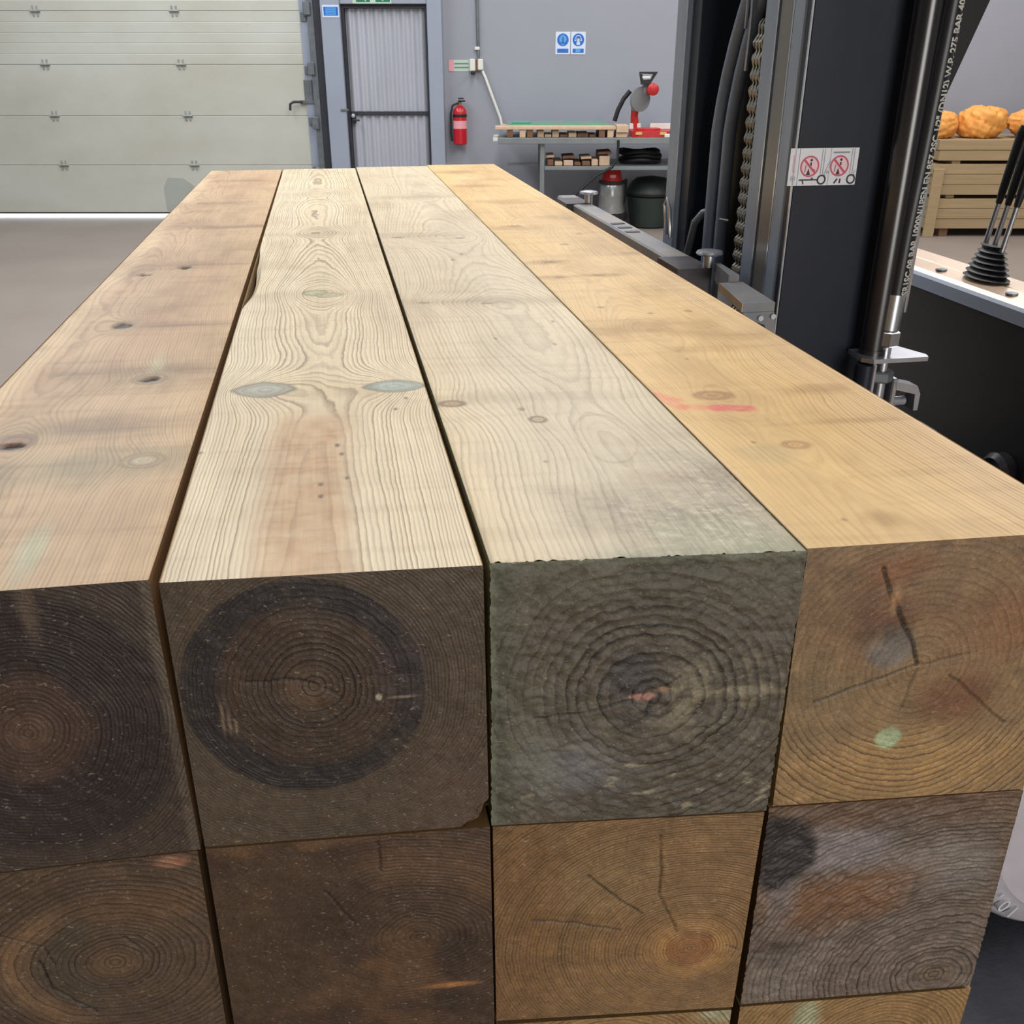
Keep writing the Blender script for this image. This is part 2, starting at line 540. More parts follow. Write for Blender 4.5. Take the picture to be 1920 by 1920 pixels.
# ---- the big sectional door
T = Thing('door_1', None, None, ((DX0 + DX1) / 2, WY, 0), kind='structure')
Z0, PH = 0.05, 0.483
random.seed(4)
for i in range(7):
    z0, z1 = Z0 + PH * i, Z0 + PH * (i + 1) - 0.003
    y = WY + 0.03
    prof = [(y + 0.04, z0), (y + 0.003, z0), (y, z0 + 0.004)]
    if i >= 3:                                              # the upper sections are ribbed, the lower ones plain
        for k in range(1, 5):
            zc = z0 + (z1 - z0) * k / 5
            prof += [(y, zc - 0.006), (y + 0.003, zc), (y, zc + 0.006)]
    prof += [(y, z1 - 0.004), (y + 0.003, z1), (y + 0.04, z1)]
    T.part('panel', MB().prism(prof, DX0, DX1 - 0.085, 'x').box((DX0, y + 0.041, z0 + 0.002), (DX1 - 0.085, y + 0.06, z1 + 0.007)), M_panel)
    mb = MB().box((DX1 - 0.0845, WY + 0.015, z0 + 0.0005), (DX1 - 0.0005, WY + 0.09, z1 + 0.0055))
    es = T.part('end_stile', mb, M_jamb)
    mb = MB().tube([(DX1 - 0.04, WY + 0.005, z1 - 0.03), (DX1 + 0.0, WY + 0.005, z1 - 0.03)], 0.022, 10)
    mb.box((DX1 - 0.075, WY + 0.0, z1 - 0.09), (DX1 - 0.02, WY + 0.014, z1 - 0.01), 0.003)
    T.part('roller', mb, M_zinc, es)
    if i < 6:
        for hx in (-6.08, -4.74, -3.36):
            mb = MB().box((hx - 0.03, WY + 0.022, z1 - 0.045), (hx - 0.012, WY + 0.03, z1 + 0.05), 0.002)
            mb.box((hx + 0.012, WY + 0.022, z1 - 0.045), (hx + 0.03, WY + 0.03, z1 + 0.05), 0.002)
            mb.box((hx - 0.03, WY + 0.018, z1 - 0.012), (hx + 0.045, WY + 0.03, z1 + 0.014), 0.002)
            mb.tube([(hx - 0.05, WY + 0.016, z1 + 0.003), (hx + 0.05, WY + 0.016, z1 + 0.003)], 0.009, 8)
            T.part('hinge', mb, M_hinge)
# bottom seal leaves the slit of daylight below it
T.part('bottom_seal', MB().box((DX0, WY + 0.035, Z0 - 0.014), (DX1 - 0.085, WY + 0.06, Z0 - 0.001)), M_darktrim)
mb = MB().box((DX1 - 0.15, WY + 0.004, 1.13), (DX1 + 0.06, WY + 0.03, 1.165), 0.003)
mb.box((DX1 - 0.1, WY + 0.006, 1.14), (DX1 - 0.01, WY + 0.029, 1.36), 0.01)
T.part('latch', mb, M_zinc)
mb = MB().tube([(DX1 - 0.12, WY - 0.02, 1.15), (DX1 - 0.21, WY - 0.035, 1.15), (DX1 - 0.245, WY - 0.04, 1.13), (DX1 - 0.25, WY - 0.04, 1.07)], 0.013, 8)
T.part('latch_handle', mb, M_darktrim, smooth=True)
# repaired patch low on the door
T.part('repair_patch', MB().prism([(-3.71, 0.07), (-3.3, 0.07), (-3.4, 0.33), (-3.5, 0.4), (-3.66, 0.41), (-3.72, 0.3)], WY + 0.024, WY + 0.0285, 'y'), M_patch)

# vertical track beside it
T = Thing('trim_2', None, None, (-1.94, WY, 0), kind='structure')
T.part('track', MB().box((-2.028, WY - 0.05, 0), (-1.962, WY - 0.001, 3.5), 0.004), M_zinc)
T.part('track_seal', MB().box((-1.96, WY - 0.07, 0), (-1.885, WY - 0.001, 3.5), 0.004), M_darktrim)
for z in (0.35, 0.95, 1.46, 2.0, 2.6):
    T.part('bracket', MB().box((-2.06, WY - 0.075, z - 0.06), (-1.99, WY - 0.051, z + 0.06), 0.006), M_zinc)

# ---- the small steel door with its heavy frame
T = Thing('door_2', None, None, (-1.25, WY, 0), kind='structure')
T.part('jamb', MB().box((-1.875, WY - 0.16, 0), (-1.685, WY - 0.001, 5.0), 0.006), M_jamb)
T.part('jamb', MB().box((-0.835, WY - 0.16, 0), (-0.69, WY - 0.001, 5.0), 0.006), M_jamb)
T.part('lintel', MB().box((-1.684, WY - 0.14, 2.035), (-0.836, WY - 0.001, 2.6), 0.004), M_jamb)
mb = MB().box((-1.683, WY - 0.1, 0), (-1.655, WY - 0.02, 2.03)).box((-0.86, WY - 0.1, 0), (-0.838, WY - 0.02, 2.03)).box((-1.655, WY - 0.1, 2.0), (-0.86, WY - 0.02, 2.033))
T.part('frame', mb, M_darktrim)


def corrugated(x0, x1, z0, z1, y, pitch=0.088, dep=0.022):
    mb = MB()
    k = int((x1 - x0) / pitch * 10)
    xs = [x0 + (x1 - x0) * i / k for i in range(k + 1)]
    ys = [y - dep * (0.5 - 0.5 * math.cos(2 * math.pi * (q - x0) / pitch)) for q in xs]
    n = len(xs)
    vs = [(xs[i], ys[i], z0) for i in range(n)] + [(xs[i], ys[i], z1) for i in range(n)]
    vs += [(xs[i], ys[i] + 0.004, z0) for i in range(n)] + [(xs[i], ys[i] + 0.004, z1) for i in range(n)]
    fs = [(i, i + 1, i + 1 + n, i + n) for i in range(n - 1)] + [(i + 2 * n, i + 3 * n, i + 1 + 3 * n, i + 1 + 2 * n) for i in range(n - 1)]
    return mb.add(vs, fs)


T.part('door_sheet', corrugated(-1.652, -0.863, 1.062, 1.998, WY - 0.035), M_leaf)
T.part('door_sheet', corrugated(-1.652, -0.863, 0.01, 1.026, WY - 0.035), M_leaf)
T.part('mid_rail', MB().box((-1.652, WY - 0.075, 1.028), (-0.863, WY - 0.036, 1.06), 0.003), M_darktrim)
hd = T.part('door_handle', MB().box((-1.65, WY - 0.09, 0.95), (-1.6, WY - 0.076, 1.06), 0.004)
            .tube([(-1.625, WY - 0.09, 0.985), (-1.625, WY - 0.13, 0.985), (-1.56, WY - 0.135, 0.98)], 0.009, 8), M_darktrim)
T.part('knob', MB().lathe([(0.005, 0), (0.02, 0.006), (0.024, 0.02), (0.016, 0.034), (0.003, 0.038)], 14, rotM((-1.628, WY - 0.091, 1.022), rx=math.pi / 2)), M_brushed, hd, smooth=True)
T.part('bolt', MB().box((-1.74, WY - 0.172, 1.07), (-1.66, WY - 0.161, 1.09), 0.003), M_zinc)

# ---- signs
y = WY - 0.161
T = Thing('wall_sign', 'small blue and white notice high on the frame left of the steel door', 'sign', (-1.77, y, 1.97))
T.part('board', MB().box((-1.853, y - 0.004, 1.917), (-1.69, y - 0.0005, 2.025)), M_signwhite)
T.part('blue_panel', MB().box((-1.84, y - 0.006, 1.933), (-1.7, y - 0.0042, 2.008)), M_blue)
mb = MB().box((-1.822, y - 0.0072, 1.938), (-1.722, y - 0.0062, 2.003))
pl = T.part('light_panel', mb, M_lightblue)
mb = MB()
for k in range(4):
    mb.box((-1.815, y - 0.0082, 1.947 + k * 0.014), (-1.73, y - 0.0074, 1.951 + k * 0.014))
T.part('text_lines', mb, M_blue, pl)

y = WY - 0.1405
T = Thing('exit_sign', 'pale green fire exit sign above the steel door, cut by the photo edge', 'sign', (-1.365, y, 2.1))
T.part('board', MB().box((-1.555, y - 0.004, 2.022 + 0.016), (-1.175, y - 0.0005, 2.2)), M_palegreen)
mb = MB().box((-1.52, y - 0.006, 2.052), (-1.385, y - 0.0042, 2.19)).box((-1.33, y - 0.006, 2.052), (-1.19, y - 0.0042, 2.19))
gp = T.part('green_panel', mb, M_green)
mb = MB()
Mw = WALLM(-1.45, y - 0.0065, 2.12)
mb.disc((0.012, 0.042), 0.012, Mw)
mb.line((0.008, 0.028), (-0.008, -0.01), 0.022, Mw).line((-0.008, -0.01), (0.025, -0.03), 0.011, Mw).line((0.025, -0.03), (0.02, -0.062), 0.011, Mw)
mb.line((-0.008, -0.01), (-0.022, -0.04), 0.011, Mw).line((-0.022, -0.04), (-0.05, -0.045), 0.011, Mw).line((0.006, 0.022), (0.036, 0.004), 0.008, Mw).line((0.0, 0.02), (-0.03, 0.004), 0.008, Mw)
Mw = WALLM(-1.26, y - 0.0065, 2.12)
mb.line((0, 0.05), (0, -0.02), 0.022, Mw).poly([(-0.045, -0.012), (0, -0.062), (0.045, -0.012)], Mw)
T.part('pictogram', mb, M_palegreen, gp, kind='stuff')

y = WY
T = Thing('safety_sign', 'twin blue and white mandatory safety sign on the grey wall', 'sign', (0.585, y, 1.69))
for x0, kind in ((0.437, 0), (0.592, 1)):
    T.part('board', MB().box((x0, y - 0.004, 1.59), (x0 + 0.147, y - 0.0005, 1.795)), M_signwhite)
    cx = x0 + 0.0735
    d = T.part('blue_disc', MB().disc((0, 0), 0.058, WALLM(cx, y - 0.0046, 1.722)), M_blue)
    Mw = WALLM(cx, y - 0.0052, 1.722)
    mb = MB()
    if kind == 0:
        mb.disc((0, 0.006), 0.036, Mw, 0.0).line((0, -0.02), (0, -0.048), 0.03, Mw)
    else:
        mb.disc((0, 0.012), 0.03, Mw, 0.024).line((-0.036, 0.0), (0.036, 0.0), 0.022, Mw).line((0, -0.02), (0, -0.046), 0.034, Mw)
    T.part('pictogram', mb, M_signwhite if kind else M_lightblue, d, kind='stuff')
    mb = MB()
    if kind == 0:
        mb.line((0, 0.026), (0, -0.04), 0.016, Mw, 0.0004)
    else:
        mb.disc((-0.016, 0.0), 0.009, Mw, 0.004, z=0.0004).disc((0.016, 0.0), 0.009, Mw, 0.004, z=0.0004)
    T.part('pictogram_detail', mb, M_blue, d, kind='stuff')
    tb = T.part('text_panel', MB().box((x0 + 0.018, y - 0.0054, 1.605), (x0 + 0.13, y - 0.0042, 1.642)), M_blue)
    if kind:
        T.part('text_patch', MB().box((cx - 0.025, y - 0.0062, 1.609), (cx + 0.022, y - 0.0055, 1.639)), M_lightblue, tb)

T = Thing('conduit', 'thin grey electrical conduit running up the grey wall', 'pipe', (-0.346, y, 1.6))
T.part('pipe', MB().tube([(-0.36, y - 0.02, 4.9), (-0.345, y - 0.02, 2.1), (-0.338, y - 0.02, 1.57)], 0.016, 10), M_zinc, smooth=True)
T.part('pipe_clip', MB().box((-0.375, y - 0.04, 1.63), (-0.325, y - 0.001, 1.66), 0.004), M_white)
T = Thing('power_socket', 'white twin socket box on the wall under the conduit', 'socket', (-0.37, y, 1.5))
T.part('box', MB().box((-0.43, y - 0.05, 1.435), (-0.37, y - 0.001, 1.55), 0.008), M_white)
T.part('box', MB().box((-0.345, y - 0.06, 1.445), (-0.29, y - 0.001, 1.55), 0.008), M_white)
T.part('joint', MB().box((-0.369, y - 0.04, 1.44), (-0.346, y - 0.001, 1.545)), M_brownwood)
T.part('plug', MB().box((-0.415, y - 0.09, 1.405), (-0.375, y - 0.02, 1.434), 0.006), M_black)
T = Thing('wall_label', 'pale striped label strip on the wall left of the socket', 'label', (-0.53, y, 1.49))
T.part('strip', MB().box((-0.64, y - 0.003, 1.435), (-0.435, y - 0.0005, 1.54)), M_palegreen)
T.part('stripe', MB().box((-0.64, y - 0.005, 1.435), (-0.59, y - 0.0031, 1.54)), M_pink)
mb = MB()
for z in (1.465, 1.5):
    mb.box((-0.585, y - 0.005, z), (-0.44, y - 0.0031, z + 0.012))
T.part('text_lines', mb, M_steelgrey)
single('power_cable', MB().tube([(-0.3, y - 0.03, 1.44), (-0.27, y - 0.04, 1.38), (-0.2, y - 0.05, 1.2), (-0.12, y - 0.06, 1.0), (-0.1, y - 0.07, 0.9)], 0.014, 8), M_white,
       'white cable hanging slantwise from the socket to the workbench', 'cable', (-0.2, y, 0.95), smooth=True)

# ---- fire extinguisher
T = Thing('fire_extinguisher', 'red fire extinguisher hung on the wall beside the steel door', 'extinguisher', (-0.535, WY - 0.09, 0.74))
ex, ey = -0.535, WY - 0.09
Mx = rotM((ex, ey, 0))
T.part('cylinder', MB().lathe([(0.055, 0.745), (0.068, 0.755), (0.07, 0.78), (0.07, 1.05), (0.062, 1.085), (0.035, 1.11), (0.022, 1.12)], 24, Mx), M_red, smooth=True)
T.part('label_band', MB().lathe([(0.0708, 0.9), (0.0712, 0.901), (0.0712, 0.975), (0.0708, 0.976)], 24, Mx), M_pink)
T.part('strap', MB().lathe([(0.0715, 1.01), (0.0725, 1.012), (0.0725, 1.035), (0.0715, 1.037)], 24, Mx), M_black)
vh = T.part('valve', MB().lathe([(0.018, 1.12), (0.018, 1.15), (0.012, 1.155)], 12, Mx), M_brass)
T.part('lever', MB().box((ex - 0.015, ey - 0.06, 1.155), (ex + 0.06, ey - 0.04 + 0.06, 1.168), 0.004).box((ex - 0.015, ey - 0.02, 1.178), (ex + 0.045, ey + 0.02, 1.19), 0.004), M_black, vh)
T.part('hose', MB().tube([(ex - 0.02, ey - 0.01, 1.14), (ex - 0.07, ey - 0.03, 1.12), (ex - 0.092, ey - 0.03, 1.04), (ex - 0.092, ey - 0.02, 0.85), (ex - 0.082, ey - 0.02, 0.78)], 0.011, 8), M_black, smooth=True)
T.part('wall_bracket', MB().box((ex - 0.02, ey + 0.071, 0.85), (ex + 0.02, WY - 0.001, 1.08), 0.003), M_zinc)

# ---- workbench and what is on, in and under it
BY0, BY1, BX0, BX1 = 9.7, 10.55, -0.13, 2.6
T = Thing('workbench', 'grey steel workbench with a lower shelf along the far wall', 'workbench', (0.9, 10.1, 0))
T.part('worktop', MB().box((BX0, BY0, 0.82), (BX1, BY1, 0.875), 0.004), M_steelgrey)
T.part('end_plate', MB().box((BX0 - 0.05, BY0 + 0.05, 0.84), (BX0 - 0.001, BY0 + 0.5, 0.872), 0.003), M_white)
for x, yy in ((0.29, BY0 + 0.04), (0.29, BY1 - 0.08), (1.72, BY0 + 0.04), (1.72, BY1 - 0.08)):
    T.part('leg', MB().box((x - 0.022, yy, 0), (x + 0.022, yy + 0.045, 0.819), 0.003), M_steelgrey)
T.part('shelf', MB().box((0.313, BY0 + 0.02, 0.585), (1.695, BY1 - 0.02, 0.618), 0.003), M_steelgrey)
T.part('side_rail', MB().box((-0.05, BY0 + 0.3, 0.6), (0.267, BY0 + 0.33, 0.625), 0.003), M_steelgrey)

T = Thing('offcut_rack', 'pale boards laid over wooden blocks on the left of the workbench', 'boards', (0.4, 9.95, 0.875))
T.part('board', MB().box((-0.16, BY0 + 0.02, 0.945), (0.98, BY0 + 0.24, 0.972), 0.003), M_palewood)
T.part('board', MB().box((-0.1, BY0 + 0.26, 0.945), (0.95, BY0 + 0.44, 0.972), 0.003), M_palewood)
random.seed(8)
for x, m in ((0.1, M_palewood), (0.17, M_brownwood), (0.93, M_palewood), (-0.02, M_brownwood), (0.85, M_brownwood)):
    T.part('block', MB().box((x - 0.028, BY0 + 0.03, 0.8755), (x + 0.028, BY0 + 0.4, 0.944), 0.003), m)
x = 0.24
while x < 0.8:
    w = random.uniform(0.05, 0.11)
    T.part('offcut', MB().box((x, BY0 + 0.07, 0.8755), (x + w, BY0 + 0.36, 0.8755 + random.uniform(0.025, 0.06)), 0.004), random.choice((M_palewood, M_brownwood, M_brownwood)))
    x += w + 0.008
single('glass_sheet', MB().box((-0.05, BY0 + 0.28, 0.973), (0.95, BY0 + 0.75, 0.985)).box((0.0, BY0 + 0.3, 0.9855), (0.18, BY0 + 0.5, 1.0), 0.004), M_glass,
       'green edged glass sheet lying over the pale boards on the workbench', 'glass', (0.45, 10.2, 0.973))
T = Thing('wood_block', 'pale wooden block beside the red saw on the workbench', 'block', (1.04, 9.9, 0.875))
T.part('block', MB().box((0.985, BY0 + 0.04, 0.8755), (1.09, BY0 + 0.25, 0.92), 0.004), M_palewood)
T.part('slab', MB().box((0.985, BY0 + 0.02, 0.9205), (1.1, BY0 + 0.25, 0.985), 0.004), M_palewood)

T = Thing('mitre_saw', 'red and black mitre saw with its head raised on the workbench', 'saw', (1.3, 10.0, 0.875))
sx, sy = 1.28, 9.95
T.part('base', MB().prism([(1.14, 9.76), (1.2, 9.74), (1.48, 9.74), (1.52, 9.78), (1.52, 10.1), (1.14, 10.1)], 0.8755, 0.93, 'z'), M_redsaw)
T.part('fence', MB().box((1.14, 10.02, 0.931), (1.25, 10.05, 0.985), 0.004), M_white)
T.part('fence', MB().box((1.34, 10.02, 0.931), (1.54, 10.05, 0.985), 0.004), M_white)
tt = T.part('turntable', MB().lathe([(0.13, 0.9305), (0.13, 0.945), (0.12, 0.948)], 24, rotM((1.3, 9.93, 0))), M_redsaw)
for xx in (1.17, 1.4):
    T.part('scale_plate', MB().box((xx, 9.735, 0.9), (xx + 0.06, 9.739, 0.925)), M_brass, tt)
T.part('clamp', MB().box((1.44, 9.7, 0.876), (1.53, 9.735, 0.91), 0.006), M_white)
T.part('column', MB().tube([(1.2, 10.06, 0.93), (1.185, 10.05, 1.05), (1.19, 10.04, 1.14)], [0.045, 0.036, 0.04], 12), M_redsaw, smooth=True)
arm = T.part('arm', MB().tube([(1.185, 10.04, 1.1), (1.21, 10.02, 1.2), (1.26, 10.0, 1.27), (1.3, 9.97, 1.33)], [0.04, 0.055, 0.05, 0.04], 12), M_steelgrey, smooth=True)
T.part('blade_guard', MB().lathe([(0.02, -0.012), (0.11, -0.012), (0.11, 0.012), (0.02, 0.012)], 28, rotM((1.22, 9.95, 1.2), rx=math.pi / 2, rz=0.5)), M_steelgrey, arm)
T.part('motor', MB().lathe([(0.02, 0), (0.05, 0.01), (0.055, 0.03), (0.055, 0.12), (0.035, 0.135)], 18, rotM((1.33, 9.99, 1.29), rx=math.pi / 2, ry=0.2)), M_redsaw, smooth=True)
T.part('handle', MB().prism([(1.22, 1.33), (1.3, 1.33), (1.37, 1.44), (1.2, 1.44), (1.2, 1.425), (1.33, 1.42), (1.31, 1.375), (1.235, 1.37), (1.225, 1.42), (1.2, 1.425)], 9.9, 9.96, 'y'), M_black)
T.part('motor_band', MB().box((1.225, 9.895, 1.385), (1.3, 9.9, 1.405)), M_white)
T.part('extension_rod', MB().tube([(1.0, 10.1, 1.0), (1.03, 10.1, 1.1), (1.08, 10.1, 1.2), (1.14, 10.1, 1.27)], 0.022, 10), M_black, smooth=True)

# offcuts and bits on the shelf
random.seed(21)
x = 0.34
k = 0
kinds = ['grey brown', 'dark', 'pale', 'weathered', 'pinkish', 'long pale', 'split']
while x < 0.93:
    w = random.uniform(0.05, 0.1)
    h = random.uniform(0.03, 0.07) + max(0, (x - 0.55)) * 0.1
    m = (M_brownwood, M_palewood, M_palewood, M_brownwood)[k % 4]
    mb = MB().box((0, 0, 0), (w, random.uniform(0.3, 0.5), h), 0.006, rotM((x, BY0 + 0.06, 0.6186)))
    nth = ('first', 'second', 'third', 'fourth', 'fifth', 'sixth', 'seventh', 'eighth', 'ninth', 'tenth')[k]
    tone = lambda q: 'brown' if q is M_brownwood else 'pale'
    o = single('wood_offcut', mb, m, f'{tone(m)} offcut standing on the workbench shelf, {nth} from the left', 'offcut', (x, BY0 + 0.1, 0.6186), group='offcuts piled on the shelf')
    if k % 2 == 0:
        mb = MB().box((0, 0, 0), (w * 1.3, 0.3, 0.025), 0.005, rotM((x - 0.01, BY0 + 0.09, 0.6186 + h + 0.0105), ry=-0.06))
        m2 = M_brownwood if m == M_palewood else M_palewood
        single('wood_offcut', mb, m2, f'thin {tone(m2)} offcut lying on top of the {nth} offcut on the workbench shelf', 'offcut',
               (x, BY0 + 0.1, 0.6186 + h), group='offcuts piled on the shelf')
    x += w + 0.012
    k += 1
T = Thing('coiled_hose', 'dark coiled hose lying on the right of the workbench shelf', 'hose', (1.25, 9.95, 0.619))
for r, z, q in ((0.17, 0.652, 0.02), (0.155, 0.69, 0.04), (0.165, 0.728, 0.01)):
    pts = [(1.24 + q + r * 1.15 * math.cos(a), 10.05 + r * math.sin(a), z + 0.01 * math.sin(3 * a)) for a in np.linspace(0, 2 * math.pi, 33)]
    T.part('coil', MB().tube(pts, 0.019, 8, caps=False), M_black, smooth=True)
single('suction_hose', MB().tube([(1.0, BY0 - 0.05, 0.86), (1.0, BY0 - 0.06, 0.7), (0.95, BY0 - 0.07, 0.62), (0.8, BY0 - 0.06, 0.54), (0.62, BY0 - 0.06, 0.38), (0.5, BY0 - 0.06, 0.3), (0.3, BY0 - 0.06, 0.014)], 0.013, 8),
       M_black, 'thin black hose hanging in a slant below the workbench', 'hose', (0.3, BY0 - 0.06, 0.0), smooth=True)

# vacuum cleaner
vx, vy = 0.985, 9.95
T = Thing('vacuum_cleaner', 'steel drum vacuum cleaner with a red head under the workbench', 'vacuum cleaner', (vx, vy, 0))
Mv = rotM((vx, vy, 0))
T.part('drum', MB().lathe([(0.13, 0.16), (0.138, 0.165), (0.138, 0.19), (0.132, 0.195), (0.132, 0.215), (0.126, 0.22), (0.122, 0.31), (0.125, 0.315), (0.125, 0.325), (0.12, 0.33), (0.116, 0.42), (0.105, 0.44)], 32, Mv), M_drum, smooth=True)
hdp = T.part('head', MB().lathe([(0.12, 0.4405), (0.125, 0.46), (0.1, 0.475), (0.085, 0.55), (0.07, 0.575), (0.02, 0.58)], 28, Mv), M_redsaw, smooth=True)
T.part('rim', MB().lathe([(0.127, 0.441), (0.131, 0.445), (0.131, 0.462), (0.127, 0.466)], 28, Mv), M_black, hdp)
T.part('switch', MB().box((vx - 0.03, vy - 0.105, 0.5), (vx + 0.03, vy - 0.085, 0.53), 0.006), M_pink, hdp)
T.part('trolley', MB().lathe([(0.15, 0.09), (0.165, 0.1), (0.165, 0.15), (0.15, 0.159)], 28, Mv), M_black)
for a in range(4):
    cx_, cy_ = vx + 0.13 * math.cos(a * math.pi / 2 + 0.7), vy + 0.13 * math.sin(a * math.pi / 2 + 0.7)
    T.part('caster', MB().tube([(cx_ - 0.015, cy_, 0.042), (cx_ + 0.015, cy_, 0.042)], 0.042, 14).box((cx_ - 0.006, cy_ - 0.01, 0.06), (cx_ + 0.006, cy_ + 0.01, 0.09)), M_black)
T.part('grip_bar', MB().tube([(vx + 0.1, vy + 0.13, 0.15), (vx + 0.15, vy + 0.1, 0.3), (vx + 0.15, vy + 0.1, 0.47)], 0.014, 8), M_black, smooth=True)

bx_, by_ = 1.4, 10.15
T = Thing('rubbish_bin', 'dark green round bin with a lid under the workbench', 'bin', (bx_, by_, 0))
Mb = rotM((bx_, by_, 0))
T.part('tub', MB().lathe([(0.15, 0.0), (0.19, 0.012), (0.235, 0.28), (0.24, 0.3), (0.225, 0.31)], 28, Mb), M_binm, smooth=True)
T.part('lid', MB().lathe([(0.246, 0.311), (0.25, 0.33), (0.24, 0.36), (0.2, 0.43), (0.15, 0.47), (0.02, 0.49)], 28, Mb), M_binm, smooth=True)
T.part('rim', MB().lathe([(0.252, 0.312), (0.257, 0.318), (0.257, 0.33), (0.252, 0.334)], 28, Mb), M_black)

# ---- the far pile of fence boards with orange sacks
PX0, PX1, PY0 = 3.96, 7.3, 9.5
random.seed(5)
for lvl, (z0, nrow, lab) in enumerate(((0.075, 3, 'bottom pack of fence boards in the far pile, resting on dark bearers'),
                                       (0.385, 3, 'middle pack of fence boards in the far pile'),
                                       (0.69, 2, 'top pack of fence boards in the far pile, under the orange sacks'))):
    T = Thing('board_pack', lab, 'timber', ((PX0 + PX1) / 2, PY0 + 0.4, z0), group='packs of fence boards by the far wall')
    hh = 0.0925
    for r in range(nrow):
        for q in range(4):
            x0 = PX0 + random.uniform(-0.03, 0.02)
            yo = random.uniform(0, 0.006) if q == 0 else 0
            z = z0 + r * hh
            T.part('board', MB().box((x0, PY0 + q * 0.2 + yo, z), (PX1, PY0 + (q + 1) * 0.2 - 0.004, z + hh - 0.003), 0.003), M_board)
    for bx in (4.16, 5.4, 6.7):
        zb = z0 - 0.03 if lvl else 0.0
        T.part('bearer', MB().box((bx - 0.04, PY0 + 0.03, zb), (bx + 0.04, PY0 + 0.78, z0 - 0.0005), 0.002), M_brownwood if lvl == 0 else M_board)
T = Thing('marker_post', 'upright pale batten leaning flush against the left end of the board pile', 'batten', (4.03, 9.47, 0))
T.part('batten', MB().box((3.945, PY0 - 0.03, 0.0), (4.045, PY0 - 0.002, 0.62), 0.003), M_board)


def sack(cx, cy, cz, rx, ry, rz, seed, label):
    rng = np.random.default_rng(seed)
    ph = rng.uniform(0, 6.28, 8)
    nu, nv = 64, 40
    vs, fs = [], []
    dirs = rng.normal(size=(14, 3))
    dirs /= np.linalg.norm(dirs, axis=1)[:, None]
    frq = np.linspace(2.2, 26, 14)
    pha = rng.uniform(0, 6.28, 14)
    sc = np.array((rx, ry, rz)) / 0.16
    for j in range(nv + 1):
        th = math.pi * j / nv
        for i in range(nu):
            a = 2 * math.pi * i / nu
            d = np.array((abs(math.sin(th)) ** 0.75 * math.cos(a), abs(math.sin(th)) ** 0.75 * math.sin(a), math.copysign(abs(math.cos(th)) ** 0.8, math.cos(th))))
            w = (np.sin((dirs @ (d * sc)) * frq + pha) / frq ** 0.6).sum()
            f = 0.95 + 0.06 * w
            vs.append((cx + rx * d[0] * f, cy + ry * d[1] * f, max(cz + rz * d[2] * f, 0.876)))
    for j in range(nv):
        for i in range(nu):
            fs.append((j * nu + i, j * nu + (i + 1) % nu, (j + 1) * nu + (i + 1) % nu, (j + 1) * nu + i))
    return single('orange_sack', MB().add(vs, fs), M_orange, label, 'sack', (cx, cy, 0.876), group='orange sacks on the board pile', smooth=True)


sack(4.03, 9.75, 0.985, 0.175, 0.2, 0.13, 1, 'small orange sack at the left end on top of the board pile')
sack(4.44, 9.78, 1.005, 0.235, 0.22, 0.155, 2, 'tall humped orange sack second from the left on the board pile')
sack(5.10, 9.8, 1.0, 0.40, 0.22, 0.15, 3, 'long flat orange sack third from the left on the board pile')
sack(5.96, 9.8, 0.99, 0.40, 0.22, 0.14, 4, 'reddish orange sack at the right, behind the truck levers, on the board pile')

# ------------------------------------------------------------------ timber posts
LEN = 2.45
_rng = np.random.default_rng(3)
_tab = _rng.random((256, 256))


def noise2(x, y, seed=0):
    x = np.asarray(x, float) + seed * 17.31
    y = np.asarray(y, float) + seed * 9.77
    xi, yi = np.floor(x).astype(int), np.floor(y).astype(int)
    fx, fy = x - xi, y - yi
    fx, fy = fx * fx * (3 - 2 * fx), fy * fy * (3 - 2 * fy)
    g = lambda a, b: _tab[a & 255, b & 255]
    return (g(xi, yi) * (1 - fx) + g(xi + 1, yi) * fx) * (1 - fy) + (g(xi, yi + 1) * (1 - fx) + g(xi + 1, yi + 1) * fx) * fy - 0.5


def fbm(x, y, seed=0, oct=4):
    s, a = 0, 1.0
    for o in range(oct):
        s = s + a * noise2(x * 2 ** o, y * 2 ** o, seed + o * 3)
        a *= 0.5
    return s


def sstep(a, b, x):
    t = np.clip((x - a) / (b - a), 0, 1)
    return t * t * (3 - 2 * t)


def C3(*rgb):
    return np.array(srgb(*rgb))


